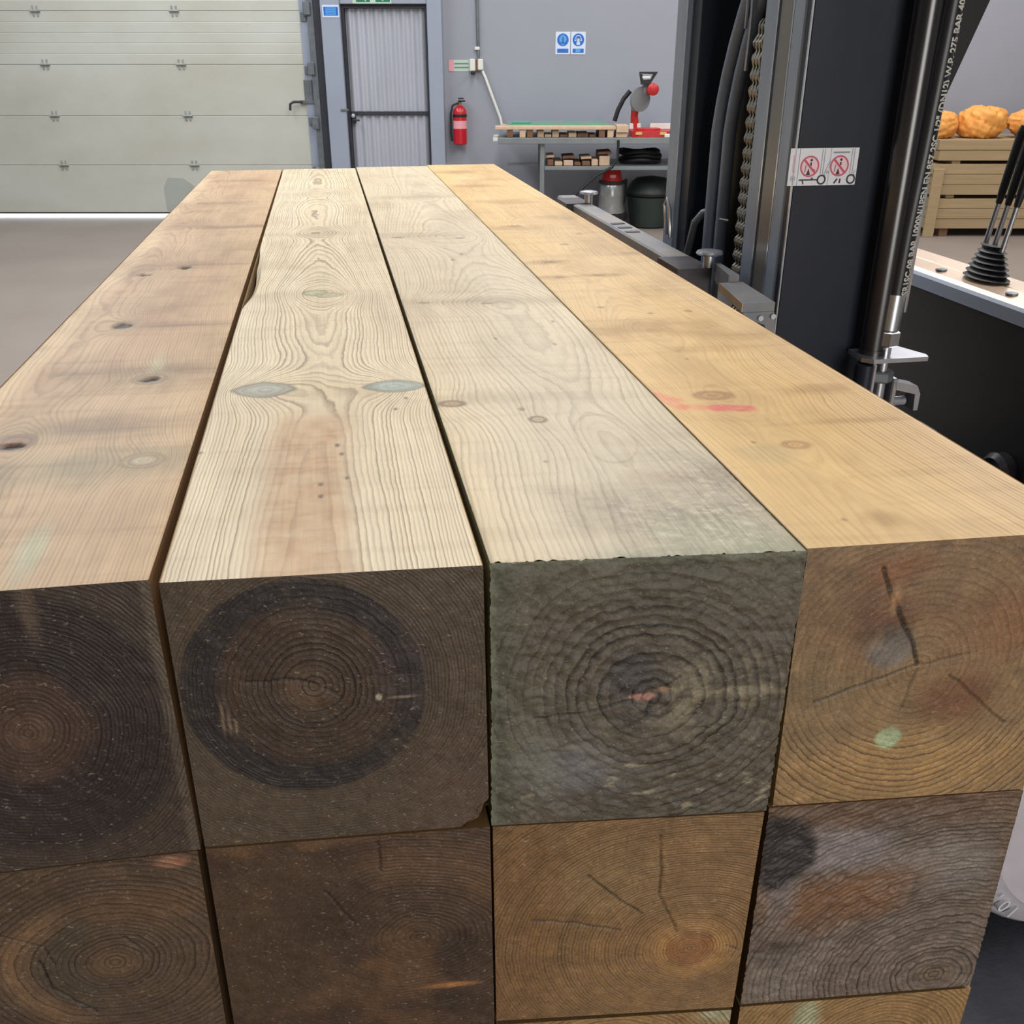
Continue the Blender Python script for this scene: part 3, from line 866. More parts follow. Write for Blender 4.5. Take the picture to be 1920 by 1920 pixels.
class Field:
    """Colour and ring fields over a patch of wood (p across, q along or down, in metres)."""

    def __init__(self, P, Q, base, late_col, late):
        n = P.size
        self.P, self.Q = P, Q
        self.col = np.tile(np.array(base), (n, 1))
        self.lcol = np.tile(np.array(late_col), (n, 1))
        self.late = np.full(n, late, float)
        self.ring = np.zeros(n)
        self.fuzz = np.zeros(n)
        self.dz = np.zeros(n)

    def tint(self, mask, color, late=None, both=True):
        m = np.clip(mask, 0, 1)[:, None]
        c = np.array(color)
        self.col = self.col * (1 - m) + c * m
        if both:
            lc = c * (self.lcol.mean(0) / np.maximum(self.col.mean(0), 1e-4)).clip(0.45, 0.95) if late is None else np.array(late)
            self.lcol = self.lcol * (1 - m) + lc * m

    def mul(self, mask, f):
        m = np.clip(mask, 0, 1)[:, None]
        f = np.array(f) if np.ndim(f) else np.array([f, f, f])
        self.col *= 1 - m + m * f
        self.lcol *= 1 - m + m * f

    def blob(self, p, q, rp, rq, wob=0.35, seed=0, soft=1.0, f=25):
        w = wob * fbm(self.P * f, self.Q * f * min(1, rp / rq) * 1.5, seed)
        d = np.sqrt(((self.P - p) / rp) ** 2 + ((self.Q - q) / rq) ** 2) + w
        return 1 - sstep(1 - soft * 0.7, 1 + soft * 0.5, d)

    def crack(self, pts, w=0.0008, dark=0.25, wob=0.002, seed=0):
        Pw = self.P + wob * fbm(self.P * 60, self.Q * 60, seed)
        Qw = self.Q + wob * fbm(self.P * 60, self.Q * 60, seed + 5)
        m = np.zeros(self.P.size)
        for (a, b), (c, d) in zip(pts[:-1], pts[1:]):
            t = np.clip(((Pw - a) * (c - a) + (Qw - b) * (d - b)) / ((c - a) ** 2 + (d - b) ** 2), 0, 1)
            dd = np.hypot(Pw - a - t * (c - a), Qw - b - t * (d - b))
            m = np.maximum(m, 1 - sstep(w * 0.6, w * 2.0, dd))
        self.mul(m, dark)
        self.dz -= 0.0012 * m


def flat_grain(F, uc, d, spacing, dvar=(), bend=(), wob=0.0015, seed=0, drift=0.012, slope=0.02):
    """Flat-sawn face: distance from a pith running below the face, pushed aside by knots."""
    P, Q = F.P, F.Q
    P = P + 0.010 * noise2(P * 9, Q * 3.1, seed + 31) + 0.004 * noise2(P * 30, Q * 9, seed + 33)
    dd = d + slope * Q + sum(a * np.exp(-((Q - v) / s) ** 2) for v, s, a in dvar)
    u0 = uc + drift * noise2(Q * 1.7, Q * 0 + 3.1, seed) * 2
    r = np.sqrt((P - u0) ** 2 + dd ** 2)
    for (u, v, su, sv, A) in bend:
        r = r - A * np.exp(-((P - u) / su) ** 2 - ((Q - v) / sv) ** 2)
    r = r + wob * fbm(P * 22, Q * 5, seed + 4) * 2
    F.ring = r / spacing


def knot(F, u, v, ru, rv, col, rim, ringn=2.5, late=0.5, rimw=0.22, seed=0, alpha=1.0, p=2.0):
    w = 0.12 * fbm(F.P * 90, F.Q * 60, seed)
    d = (np.abs((F.P - u) / ru) ** p + np.abs((F.Q - v) / rv) ** p) ** (1 / p) + w
    inside = (1 - sstep(0.9, 1.06, d)) * alpha
    F.ring = np.where(d < 1.0, d * ringn + 0.3, F.ring)
    F.tint(inside, col)
    F.late = F.late * (1 - inside) + late * inside
    edge = np.exp(-((d - 1.0) / rimw) ** 2) * alpha
    F.tint(edge * 0.75, rim)


def make_top(k, P, Q):
    if k == 0:      # tan and reddish, smudged, with dark open knots
        F = Field(P, Q, C3(188, 154, 117), C3(136, 104, 76), 0.5)
        ks = [(0.139, 0.425, 0.016, 0.017), (0.074, 0.651, 0.012, 0.018), (0.057, 0.26, 0.016, 0.02), (0.168, 0.202, 0.017, 0.016)]
        flat_grain(F, 0.04, 0.045, 0.0027, [(0.3, 0.12, 0.01), (0.9, 0.2, -0.008), (1.5, 0.15, 0.01)],
                   [(u, v, ru * 2.2, rv * 2.6, 0.014) for u, v, ru, rv in ks] + [(0.08, 1.0, 0.03, 0.05, 0.012), (0.1, 1.4, 0.04, 0.05, 0.01), (0.08, 1.75, 0.05, 0.05, 0.01)], 0.0022, 2)
        F.tint(0.55 * sstep(0.35, -0.2, fbm(P * 12, Q * 2.2, 11)), C3(204, 176, 138))
        F.tint(0.5 * sstep(0.0, 0.45, fbm(P * 14, Q * 3, 21)), C3(182, 142, 108))
        F.tint(0.75 * sstep(0.036, 0.014, P + 0.012 * fbm(P * 0, Q * 6, 5)), C3(214, 186, 144))           # sapwood along the left edge
        F.tint(0.5 * sstep(0.15, 0.19, P + 0.02 * fbm(P * 3, Q * 5, 6)), C3(206, 176, 134))
        for i, (u, v, su, sv) in enumerate(((0.173, 1.4, 0.06, 0.03), (0.12, 1.4, 0.07, 0.02), (0.132, 1.024, 0.06, 0.022), (0.14, 0.644, 0.065, 0.018), (0.132, 0.456, 0.075, 0.022),
                                            (0.11, 0.285, 0.075, 0.032), (0.08, 1.74, 0.08, 0.035), (0.1, 2.18, 0.08, 0.04))):
            F.mul(0.85 * F.blob(u, v, su, sv, 0.8, 30 + i, 1.2) * (0.75 + 0.8 * fbm(P * 10, Q * 130, 34)), (0.66, 0.62, 0.58))
            F.mul(0.6 * F.blob(u + 0.01, v - 0.004, su * 0.9, 0.0035 + 0.002 * v, 0.6, 35 + i, 1.0), (0.58, 0.5, 0.44))
        F.tint(0.75 * F.blob(0.13, 0.195, 0.08, 0.036, 0.5, 41, 1.2), C3(142, 130, 102))
        F.tint(0.6 * F.blob(0.10, 0.285, 0.07, 0.02, 0.6, 45, 1.2), C3(142, 118, 92))
        for i, (u, v, su, sv) in enumerate(((0.10, 0.30, 0.085, 0.045), (0.13, 0.47, 0.07, 0.035), (0.07, 0.64, 0.09, 0.03), (0.12, 0.84, 0.06, 0.05), (0.09, 1.03, 0.08, 0.04), (0.16, 0.09, 0.06, 0.05))):
            F.mul(0.55 * F.blob(u, v, su, sv, 0.9, 240 + i, 1.4), (0.76, 0.72, 0.68))
        F.tint(0.5 * F.blob(0.03, 0.2, 0.05, 0.035, 0.5, 42, 1.2), C3(176, 156, 122))
        F.tint(0.7 * F.blob(0.122, 0.05, 0.010, 0.04, 0.6, 43, 1.0), C3(186, 190, 160), both=False)
        F.tint(0.55 * F.blob(0.14, 0.475, 0.009, 0.05, 0.6, 44, 1.0), C3(188, 184, 148), both=False)
        F.mul(0.45 * sstep(0.0, 0.5, fbm(P * 40, Q * 26 + P * 90, 50)) * sstep(0.3, 0.0, Q), 0.82)
        for (u, v, ru, rv), c in zip(ks, (C3(160, 142, 112), C3(156, 130, 100), C3(132, 96, 80), C3(164, 146, 114))):
            F.tint(0.6 * F.blob(u, v, ru * 1.9, rv * 1.9, 0.4, 60, 1.0), C3(176, 150, 112))
            knot(F, u, v, ru, rv, c, C3(128, 108, 80), 2.2, 0.5, 0.14, int(u * 900), 0.7)
        for u, v, a, b in ((0.139, 0.425, 0.008, 0.008), (0.074, 0.651, 0.0085, 0.011), (0.057, 0.252, 0.011, 0.007), (0.053, 0.957, 0.0085, 0.007), (0.103, 1.008, 0.009, 0.008), (0.106, 1.0, 0.004, 0.008)):
            m = F.blob(u, v, a * 1.15, b * 1.1, 0.5, int(v * 100), 0.35, 60)
            F.tint(m, C3(34, 24, 20), C3(28, 20, 16))
            F.dz -= 0.003 * m
        F.tint(0.8 * F.blob(0.168, 0.202, 0.007, 0.006, 0.3, 71, 0.5), C3(196, 182, 150))
    elif k == 1:    # cream, strongly striped, red heart stripe in front
        F = Field(P, Q, C3(226, 209, 177), C3(158, 139, 110), 0.95)
        ks = [(0.046, 0.377, 0.026, 0.023), (0.172, 0.373, 0.0265, 0.0185), (0.101, 0.794, 0.024, 0.02)]
        flat_grain(F, 0.098, 0.062, 0.00235, [(0.44, 0.12, 0.010), (0.85, 0.12, -0.006), (1.31, 0.2, 0.006), (1.65, 0.2, -0.005), (1.9, 0.15, 0.006)],
                   [(0.046, 0.377, 0.042, 0.055, 0.022), (0.172, 0.373, 0.040, 0.052, 0.024), (0.101, 0.794, 0.05, 0.07, 0.014), (0.083, 1.305, 0.08, 0.05, 0.012),
                    (0.086, 1.88, 0.08, 0.06, 0.012), (0.12, 0.78, 0.03, 0.05, 0.006)], 0.0014, 5, 0.008)
        F.tint(0.45 * sstep(0.0, 0.4, fbm(P * 10, Q * 1.5, 12)), C3(226, 214, 188))
        c0 = 0.088 + 0.012 * noise2(Q * 8, Q * 0, 2)
        half = 0.030 + 0.006 * noise2(Q * 14, Q * 0 + 2, 3)
        red = sstep(half + 0.016, half - 0.012, np.abs(P - c0)) * sstep(0.335, 0.26, Q)
        F.tint(0.8 * red * (0.85 + 0.4 * fbm(P * 70, Q * 90, 14)), C3(190, 150, 110))
        F.late *= 1 - 0.72 * red
        F.mul(0.35 * red * sstep(0.1, 0.4, fbm(P * 30, Q * 200, 16)), (0.8, 0.72, 0.66))
        heart = sstep(0.035, 0.012, np.abs(P - 0.1)) * sstep(0.33, 0.42, Q)
        F.tint(0.5 * heart, C3(212, 194, 160))
        for i, (u, v, su, sv, a) in enumerate(((0.03, 0.775, 0.05, 0.03, 0.5), (0.09, 0.80, 0.09, 0.02, 0.35), (0.05, 1.29, 0.08, 0.025, 0.5), (0.13, 1.3, 0.06, 0.02, 0.4), (0.08, 1.87, 0.09, 0.03, 0.45),
                                               (0.1, 0.36, 0.05, 0.02, 0.5), (0.02, 0.39, 0.04, 0.02, 0.4), (0.08, 0.215, 0.09, 0.004, 0.35), (0.085, 2.2, 0.09, 0.05, 0.3))):
            F.mul(a * F.blob(u, v, su, sv, 0.6, 80 + i, 1.2), (0.76, 0.73, 0.68))
        F.tint(0.4 * F.blob(0.1, 0.375, 0.075, 0.04, 0.4, 92, 1.2), C3(206, 184, 144))
        knot(F, 0.046, 0.377, 0.0285, 0.023, C3(166, 164, 148), C3(104, 98, 80), 2.2, 0.35, 0.12, 7, 0.95, 1.55)
        knot(F, 0.172, 0.373, 0.0295, 0.0185, C3(160, 168, 156), C3(108, 108, 92), 2.0, 0.35, 0.12, 8, 0.95, 1.5)
        knot(F, 0.094, 0.80, 0.016, 0.016, C3(190, 186, 150), C3(128, 118, 82), 2.4, 0.5, 0.18, 9)
        knot(F, 0.112, 0.785, 0.018, 0.014, C3(176, 168, 128), C3(130, 122, 88), 2.4, 0.5, 0.18, 10, 0.7)
        F.tint(0.6 * F.blob(0.046, 0.38, 0.013, 0.008, 0.4, 95, 0.6), C3(184, 188, 178), both=False)
        F.tint(0.6 * F.blob(0.172, 0.375, 0.014, 0.007, 0.4, 96, 0.6), C3(176, 192, 184), both=False)
        for u, v in ((0.181, 0.335), (0.002, 0.216), (0.169, 0.305), (0.1, 0.14), (0.114, 0.22), (0.117, 0.2), (0.12, 0.15), (0.1, 0.118)):
            F.mul(F.blob(u, v, 0.0022, 0.004, 0.3, 3, 0.7), 0.3)
    elif k == 2:    # greyish cream, wide lines, fuzzy wet grey patch at the front right
        F = Field(P, Q, C3(212, 195, 165), C3(160, 142, 114), 0.62)
        flat_grain(F, 0.128, 0.075, 0.0036, [(0.25, 0.14, 0.014), (0.6, 0.2, -0.01), (1.0, 0.2, 0.012), (1.3, 0.15, -0.008)],
                   [(0.013, 0.309, 0.035, 0.05, 0.012), (0.083, 0.262, 0.02, 0.05, 0.008), (0.131, 0.215, 0.03, 0.075, 0.014), (0.028, 0.713, 0.04, 0.05, 0.014), (0.107, 0.702, 0.05, 0.05, 0.010),
                    (0.03, 1.22, 0.05, 0.05, 0.012), (0.13, 1.21, 0.05, 0.05, 0.012), (0.07, 1.75, 0.08, 0.05, 0.014)], 0.0016, 9, 0.014)
        F.tint(0.55 * sstep(0.055, 0.0, np.abs(P - 0.125)), C3(202, 187, 162))
        F.late *= 1 - 0.35 * sstep(0.05, 0.0, np.abs(P - 0.128))
        F.tint(0.45 * sstep(0.0, 0.4, fbm(P * 10, Q * 2, 13)), C3(220, 203, 170))
        F.tint(0.6 * sstep(0.05, 0.0, P) * sstep(0.9, 0.2, Q), C3(216, 195, 156))
        for i, (u, v, su, sv, a) in enumerate(((0.07, 0.72, 0.07, 0.02, 0.6), (0.14, 0.715, 0.08, 0.028, 0.7), (0.04, 0.325, 0.06, 0.02, 0.65), (0.1, 0.32, 0.06, 0.015, 0.4), (0.06, 1.24, 0.08, 0.03, 0.6),
                                               (0.1, 1.76, 0.1, 0.03, 0.6), (0.13, 2.2, 0.08, 0.04, 0.3))):
            F.mul(a * F.blob(u, v, su, sv, 0.6, 110 + i, 1.2), (0.72, 0.69, 0.64))
        F.tint(0.45 * sstep(0.75, 0.15, Q) * sstep(0.02, 0.09, P), C3(186, 176, 156))
        fz = np.maximum(F.blob(0.155, 0.045, 0.085, 0.075, 0.5, 131, 1.2), 0.8 * F.blob(0.19, 0.12, 0.05, 0.05, 0.5, 132, 1.2))
        F.tint(0.8 * fz, C3(160, 150, 130))
        F.late *= 1 - 0.55 * fz
        F.fuzz = fz
        F.mul(0.55 * fz * sstep(0.0, 0.35, fbm(P * 130, Q * 260, 133)), 0.66)
        F.tint(0.4 * fz * sstep(0.1, 0.4, fbm(P * 150, Q * 300, 137)), C3(224, 212, 190), both=False)
        F.mul(0.4 * F.blob(0.16, 0.125, 0.05, 0.015, 0.7, 134, 1.0), (0.62, 0.52, 0.46))
        F.tint(0.6 * sstep(0.022, 0.0, Q + 0.01 * fbm(P * 40, Q * 40, 3)) * sstep(0.03, 0.1, P), C3(138, 144, 116))
        F.tint(0.35 * F.blob(0.165, 0.03, 0.05, 0.03, 0.5, 135, 1.2), C3(176, 180, 150))
        knot(F, 0.0145, 0.309, 0.011, 0.008, C3(176, 146, 112), C3(104, 76, 56), 1.6, 0.5, 0.3, 17)
        knot(F, 0.083, 0.26, 0.0065, 0.0072, C3(190, 170, 132), C3(96, 80, 58), 1.6, 0.6, 0.3, 18)
        for u, v, a, b in ((0.074, 0.288, 0.003, 0.005), (0.028, 0.713, 0.010, 0.004), (0.107, 0.702, 0.008, 0.005), (0.03, 1.219, 0.010, 0.008), (0.137, 1.2, 0.008, 0.007), (0.069, 0.163, 0.002, 0.003),
                           (0.09, 0.53, 0.002, 0.005), (0.15, 0.5, 0.002, 0.006), (0.17, 0.6, 0.002, 0.006), (0.12, 1.05, 0.003, 0.008), (0.1, 1.0, 0.003, 0.01)):
            F.mul(0.8 * F.blob(u, v, a, b, 0.4, int(v * 50), 0.7, 60), (0.42, 0.36, 0.32))
        # long closed loop right of the knot
        d = np.sqrt(((P - 0.128 - 0.10 * (Q - 0.21)) / 0.024) ** 2 + ((Q - 0.213) / 0.055) ** 2) + 0.1 * fbm(P * 30, Q * 20, 77)
        F.mul(0.6 * np.exp(-((d - 1) / 0.04) ** 2), (0.7, 0.66, 0.6))
    else:           # golden yellow, fine straight lines at the right, red crayon
        F = Field(P, Q, C3(216, 181, 122), C3(166, 124, 74), 0.65)
        flat_grain(F, 0.075, 0.05, 0.0034, [(0.15, 0.15, 0.01), (0.45, 0.15, -0.008), (0.9, 0.2, 0.012), (1.5, 0.2, -0.01), (2.0, 0.2, 0.012)],
                   [(0.053, 0.299, 0.04, 0.045, 0.012), (0.073, 0.173, 0.025, 0.035, 0.008), (0.07, 0.54, 0.05, 0.06, 0.014), (0.14, 0.47, 0.05, 0.05, 0.010), (0.15, 0.31, 0.04, 0.04, 0.008),
                    (0.04, 0.9, 0.05, 0.05, 0.012), (0.1, 0.85, 0.04, 0.04, 0.008), (0.06, 1.3, 0.06, 0.06, 0.012), (0.09, 1.63, 0.06, 0.06, 0.012), (0.08, 1.93, 0.06, 0.06, 0.012)], 0.0018, 14, 0.012)
        F.late *= 0.45 + 0.75 * sstep(0.10, 0.17, P)
        F.tint(0.5 * sstep(0.13, 0.18, P) * sstep(1.2, 0.3, Q), C3(216, 186, 146))
        F.tint(0.5 * sstep(0.0, 0.4, fbm(P * 9, Q * 2.2, 15)), C3(220, 190, 142))
        F.tint(0.4 * sstep(0.0, 0.4, fbm(P * 12, Q * 3, 19)), C3(198, 162, 108))
        F.tint(0.45 * sstep(0.14, 0.0, P) * sstep(0.25, 0.0, Q), C3(206, 174, 122))
        for i, (u, v, su, sv, a) in enumerate(((0.06, 0.55, 0.075, 0.035, 0.75), (0.14, 0.50, 0.05, 0.018, 0.5), (0.13, 0.455, 0.05, 0.018, 0.45), (0.04, 0.95, 0.03, 0.015, 0.8), (0.03, 0.84, 0.03, 0.013, 0.8),
                                               (0.1, 0.845, 0.03, 0.012, 0.7), (0.05, 1.28, 0.06, 0.025, 0.75), (0.19, 1.0, 0.04, 0.016, 0.7), (0.09, 1.63, 0.07, 0.03, 0.7), (0.08, 1.93, 0.06, 0.03, 0.7),
                                               (0.05, 2.25, 0.06, 0.04, 0.6), (0.155, 0.305, 0.03, 0.011, 0.5), (0.072, 0.035, 0.012, 0.012, 0.6), (0.16, 1.4, 0.05, 0.03, 0.5), (0.15, 2.05, 0.05, 0.04, 0.4),
                                               (0.02, 1.85, 0.05, 0.1, 0.35), (0.15, 0.22, 0.06, 0.005, 0.4))):
            F.mul(min(1, 1.2 * a) * F.blob(u, v, su, sv, 0.9, 150 + i, 1.2), (0.68, 0.61, 0.52))
        for u, v, a, b in ((0.041, 0.653, 0.006, 0.006), (0.093, 0.615, 0.005, 0.005), (0.143, 0.62, 0.005, 0.007), (0.041, 0.951, 0.010, 0.006), (0.032, 0.839, 0.009, 0.005), (0.042, 0.183, 0.0022, 0.003),
                           (0.044, 0.037, 0.0022, 0.003), (0.09, 0.845, 0.008, 0.006), (0.05, 1.3, 0.014, 0.008), (0.07, 0.42, 0.002, 0.003), (0.1, 1.1, 0.008, 0.007), (0.15, 1.2, 0.008, 0.008)):
            F.mul(0.75 * F.blob(u, v, a, b, 0.4, int(v * 70), 0.7, 60), (0.45, 0.36, 0.28))
        F.tint(0.35 * F.blob(0.042, 0.155, 0.02, 0.018, 0.8, 171, 0.8), C3(170, 158, 118))
        knot(F, 0.053, 0.302, 0.017, 0.0115, C3(196, 152, 96), C3(150, 106, 60), 2.2, 0.6, 0.25, 27, 0.85)
        knot(F, 0.073, 0.173, 0.011, 0.008, C3(204, 162, 106), C3(160, 118, 74), 2.2, 0.6, 0.25, 28, 0.8)
        F.mul(0.5 * F.blob(0.053, 0.302, 0.006, 0.004, 0.2, 29, 0.6), 0.62)
        F.tint(0.9 * sstep(0.2012, 0.2022, P), C3(250, 238, 212), C3(240, 226, 198))  # highlight on the right arris, painted in as a pale line
        # red crayon strokes
        g = 0.75 + 0.6 * fbm(P * 160, Q * 120, 181)
        st = F.crack
        def stroke(pts, w):
            m = np.zeros(P.size)
            for (a, b), (c, d) in zip(pts[:-1], pts[1:]):
                t = np.clip(((P - a) * (c - a) + (Q - b) * (d - b)) / ((c - a) ** 2 + (d - b) ** 2), 0, 1)
                m = np.maximum(m, 1 - sstep(w * 0.55, w * 1.25, np.hypot(P - a - t * (c - a), (Q - b - t * (d - b)) * 0.8) + 0.002 * fbm(P * 80, Q * 80, 3)))
            return m
        F.tint(0.85 * g * stroke([(0.043, 0.268), (0.072, 0.263)], 0.0075), C3(222, 88, 90), C3(200, 64, 68))
        F.tint(0.5 * g * stroke([(0.012, 0.274), (0.05, 0.268)], 0.006), C3(230, 110, 96), C3(206, 80, 70))
        F.tint(0.6 * g * stroke([(0.001, 0.312), (0.016, 0.292)], 0.006), C3(230, 104, 92), C3(206, 76, 70))
        F.tint(0.45 * g * stroke([(0.003, 0.29), (0.014, 0.276)], 0.006), C3(228, 110, 98), C3(206, 80, 70))
    # wear common to all the tops: saw scuffs
    am = (1.0, 0.55, 0.6, 0.8)[k]
    F.mul(am * sstep(-0.1, 0.7, fbm(P * 16, Q * 7, 200 + k)), (0.74, 0.70, 0.66))
    F.mul(0.6 * am * sstep(0.0, 0.6, fbm(P * 9 + Q * 2, Q * 85, 210 + k, 3)), (0.80, 0.76, 0.72))
    F.mul(0.5 * am * sstep(0.1, 0.6, fbm(P * 60, Q * 30, 220 + k, 3)), (0.84, 0.82, 0.79))
    return F


def end_rings(F, pu, pw, sx, sy, sp_in, sp_out, r_ch, seed, wob=0.06):
    F.P0 = F.P
    dx, dy = (F.P - pu) * sx, (F.Q - pw) * sy
    r = np.hypot(dx, dy)
    a = np.arctan2(dy, dx)
    w = 0
    for n, am in ((2, 1.0), (3, 0.7), (5, 0.45), (8, 0.2)):
        ph = (seed * 1.7 + n * 2.1)
        w = w + am * np.sin(n * a + ph)
    r = r * (1 + wob * w * 0.35) + 0.0018 * fbm(F.P * 45, F.Q * 45, seed) * sstep(0.0, 0.02, r)
    F.ring = np.where(r < r_ch, r / sp_in, r_ch / sp_in + (r - r_ch) / sp_out)
    return r, a


def make_end(row, k, P, Q):
    key = (row, k)
    if key == (0, 0):
        F = Field(P, Q, C3(72, 58, 48), C3(34, 27, 24), 0.7)
        r, a = end_rings(F, 0.113, 0.102, 1, 0.95, 0.0032, 0.0026, 0.05, 1)
        F.tint(0.9 * sstep(0.100, 0.088, r), C3(45, 33, 31))
        F.tint(0.85 * sstep(0.045, 0.03, r + 0.01 * fbm(P * 30, Q * 30, 4)), C3(82, 60, 47))
        F.tint(0.5 * sstep(0.02, 0.005, r), C3(112, 84, 64))
        F.tint(0.55 * F.blob(0.131, 0.014, 0.006, 0.022, 0.4, 3, 1.0), C3(118, 98, 80))
        F.tint(0.6 * sstep(0.196, 0.2, P), C3(110, 96, 80))  # edge highlight painted as a paler strip down the right side
    elif key == (0, 1):
        F = Field(P, Q, C3(86, 71, 55), C3(43, 34, 28), 0.75)
        r, a = end_rings(F, 0.089, 0.083, 1, 1, 0.0042, 0.0024, 0.078, 2)
        rr = np.hypot((P - 0.082) / 0.0815, (Q - 0.086) / 0.0835) + 0.02 * fbm(P * 20, Q * 20, 6)
        F.tint(0.97 * sstep(1.015, 0.985, rr), C3(41, 34, 32), C3(26, 22, 21))
        F.tint(0.9 * sstep(0.80, 0.66, rr + 0.12 * fbm(P * 18, Q * 18, 9)), C3(74, 55, 40), C3(36, 27, 21))
        F.tint(0.5 * sstep(0.3, 0.1, rr), C3(110, 86, 62))
        F.tint(0.5 * F.blob(0.15, 0.07, 0.02, 0.04, 0.4, 8, 1.0), C3(50, 38, 46))
        F.tint(0.5 * sstep(0.11, 0.19, P) * sstep(0.1, 0.19, Q), C3(104, 80, 66))
        F.late *= 0.7 + 0.5 * sstep(0.8, 0.5, rr)
        F.crack([(0.045, 0.0765), (0.062, 0.0775), (0.07, 0.076), (0.087, 0.080)], 0.0007, 0.2)
        F.crack([(0.095, 0.085), (0.105, 0.092)], 0.0005, 0.4)
        F.tint(F.blob(0.131, 0.095, 0.0022, 0.003, 0.3, 9, 0.6), C3(196, 180, 160))
        for q in range(3):
            F.tint(0.7 * F.blob(0.026 + q * 0.004, 0.105 + q * 0.003, 0.0012, 0.012 - 0.003 * q, 0.3, q, 0.8), C3(150, 126, 100))
        F.tint(0.8 * F.blob(0.147, 0.096, 0.012, 0.0012, 0.5, 12, 0.8), C3(150, 132, 112))
    elif key == (0, 2):
        F = Field(P, Q, C3(96, 87, 73), C3(48, 43, 36), 0.8)
        r, a = end_rings(F, 0.110, 0.106, 0.95, 1.0, 0.0072, 0.0058, 0.08, 3, 0.08)
        F.late *= 0.45 + 0.65 * sstep(-0.25, 0.35, fbm(P * 14, Q * 14, 44)) + 0.3 * sstep(0.09, 0.04, r)
        F.late *= 1 - 0.6 * sstep(0.075, 0.12, r) * sstep(0.1, 0.03, Q)
        F.tint(0.55 * sstep(0.05, 0.0, Q) , C3(98, 96, 80))
        F.tint(0.6 * sstep(0.03, 0.0, P), C3(84, 88, 72))
        F.tint(0.6 * F.blob(0.058, 0.163, 0.034, 0.03, 0.6, 2, 1.2), C3(126, 126, 128))
        F.tint(0.45 * F.blob(0.03, 0.15, 0.02, 0.04, 0.6, 3, 1.2), C3(128, 130, 116))
        F.tint(0.7 * F.blob(0.094, 0.090, 0.018, 0.022, 0.5, 4, 1.0), C3(58, 54, 58))
        F.tint(0.55 * F.blob(0.105, 0.125, 0.02, 0.015, 0.5, 5, 1.0), C3(70, 64, 62))
        F.tint(0.6 * sstep(0.0, 0.35, fbm(P * 60, Q * 90, 7)) * F.blob(0.155, 0.115, 0.05, 0.03, 0.4, 6, 1.2), C3(168, 156, 128))
        F.mul(0.5 * F.blob(0.1, 0.19, 0.06, 0.02, 0.5, 8, 1.2), 0.7)
        F.tint(0.7 * sstep(0.35, 0.6, fbm(P * 70, Q * 160, 10)) * sstep(0.1, 0.2, Q), C3(170, 160, 134))
        F.crack([(0.03, 0.121), (0.07, 0.117), (0.1, 0.109), (0.118, 0.1), (0.128, 0.092)], 0.0007, 0.35)
        F.crack([(0.111, 0.108), (0.107, 0.124)], 0.0007, 0.35)
        F.tint(F.blob(0.1045, 0.107, 0.0095, 0.0034, 0.3, 12, 0.5), C3(188, 140, 124), C3(150, 100, 90))
        F.tint(0.8 * F.blob(0.118, 0.102, 0.006, 0.0022, 0.4, 13, 0.6), C3(176, 140, 104))
        F.tint(0.8 * sstep(0.006, 0.0, np.minimum(Q, P)), C3(120, 124, 104))
    elif key == (0, 3):
        F = Field(P, Q, C3(148, 120, 84), C3(78, 57, 38), 0.6)
        r, a = end_rings(F, 0.094, 0.097, 1.0, 0.95, 0.0048, 0.0048, 0.06, 4, 0.05)
        F.tint(0.75 * sstep(0.12, 0.0, Q) , C3(134, 106, 78))
        F.tint(0.8 * F.blob(0.04, 0.06, 0.035, 0.03, 0.6, 1, 1.2), C3(118, 82, 56))
        F.tint(0.8 * F.blob(0.06, 0.055, 0.04, 0.018, 0.6, 2, 1.2), C3(110, 74, 52))
        F.tint(0.85 * F.blob(0.133, 0.125, 0.035, 0.03, 0.6, 3, 1.2), C3(120, 78, 50))
        F.tint(0.6 * F.blob(0.16, 0.07, 0.04, 0.03, 0.6, 4, 1.2), C3(138, 92, 58))
        F.tint(0.5 * F.blob(0.12, 0.08, 0.03, 0.025, 0.6, 5, 1.2), C3(142, 108, 76))
        F.tint(0.7 * F.blob(0.062, 0.02, 0.025, 0.012, 0.6, 6, 1.2), C3(150, 100, 66))
        F.tint(0.75 * F.blob(0.02, 0.1, 0.03, 0.06, 0.6, 7, 1.2), C3(134, 112, 80))
        F.tint(0.8 * F.blob(0.105, 0.185, 0.1, 0.032, 0.3, 8, 1.0), C3(182, 144, 92), C3(112, 82, 50))
        F.late = 0.35 + 0.55 * sstep(0.13, 0.17, Q)
        F.tint(0.9 * F.blob(0.070, 0.082, 0.018, 0.017, 0.35, 9, 0.6), C3(122, 114, 106), C3(88, 80, 74))
        F.tint(0.6 * F.blob(0.062, 0.068, 0.02, 0.008, 0.4, 10, 0.8), C3(84, 66, 52))
        F.tint(F.blob(0.083, 0.157, 0.0085, 0.009, 0.5, 11, 0.4), C3(176, 188, 148), C3(150, 160, 120))
        F.crack([(0.055, 0.018), (0.063, 0.036), (0.074, 0.056), (0.085, 0.075), (0.093, 0.096)], 0.0011, 0.16)
        F.crack([(0.093, 0.096), (0.06, 0.108), (0.02, 0.122)], 0.0007, 0.35)
        F.crack([(0.096, 0.096), (0.13, 0.09)], 0.0005, 0.5)
        F.crack([(0.12, 0.105), (0.174, 0.152)], 0.0006, 0.4)
        F.crack([(0.094, 0.1), (0.088, 0.135)], 0.0005, 0.5)
        F.tint(0.8 * F.blob(0.068, 0.042, 0.004, 0.014, 0.4, 13, 0.8), C3(176, 136, 96))
    elif key == (1, 0):
        w = 0.218
        F = Field(P, Q, C3(92, 73, 56), C3(46, 36, 29), 0.8)
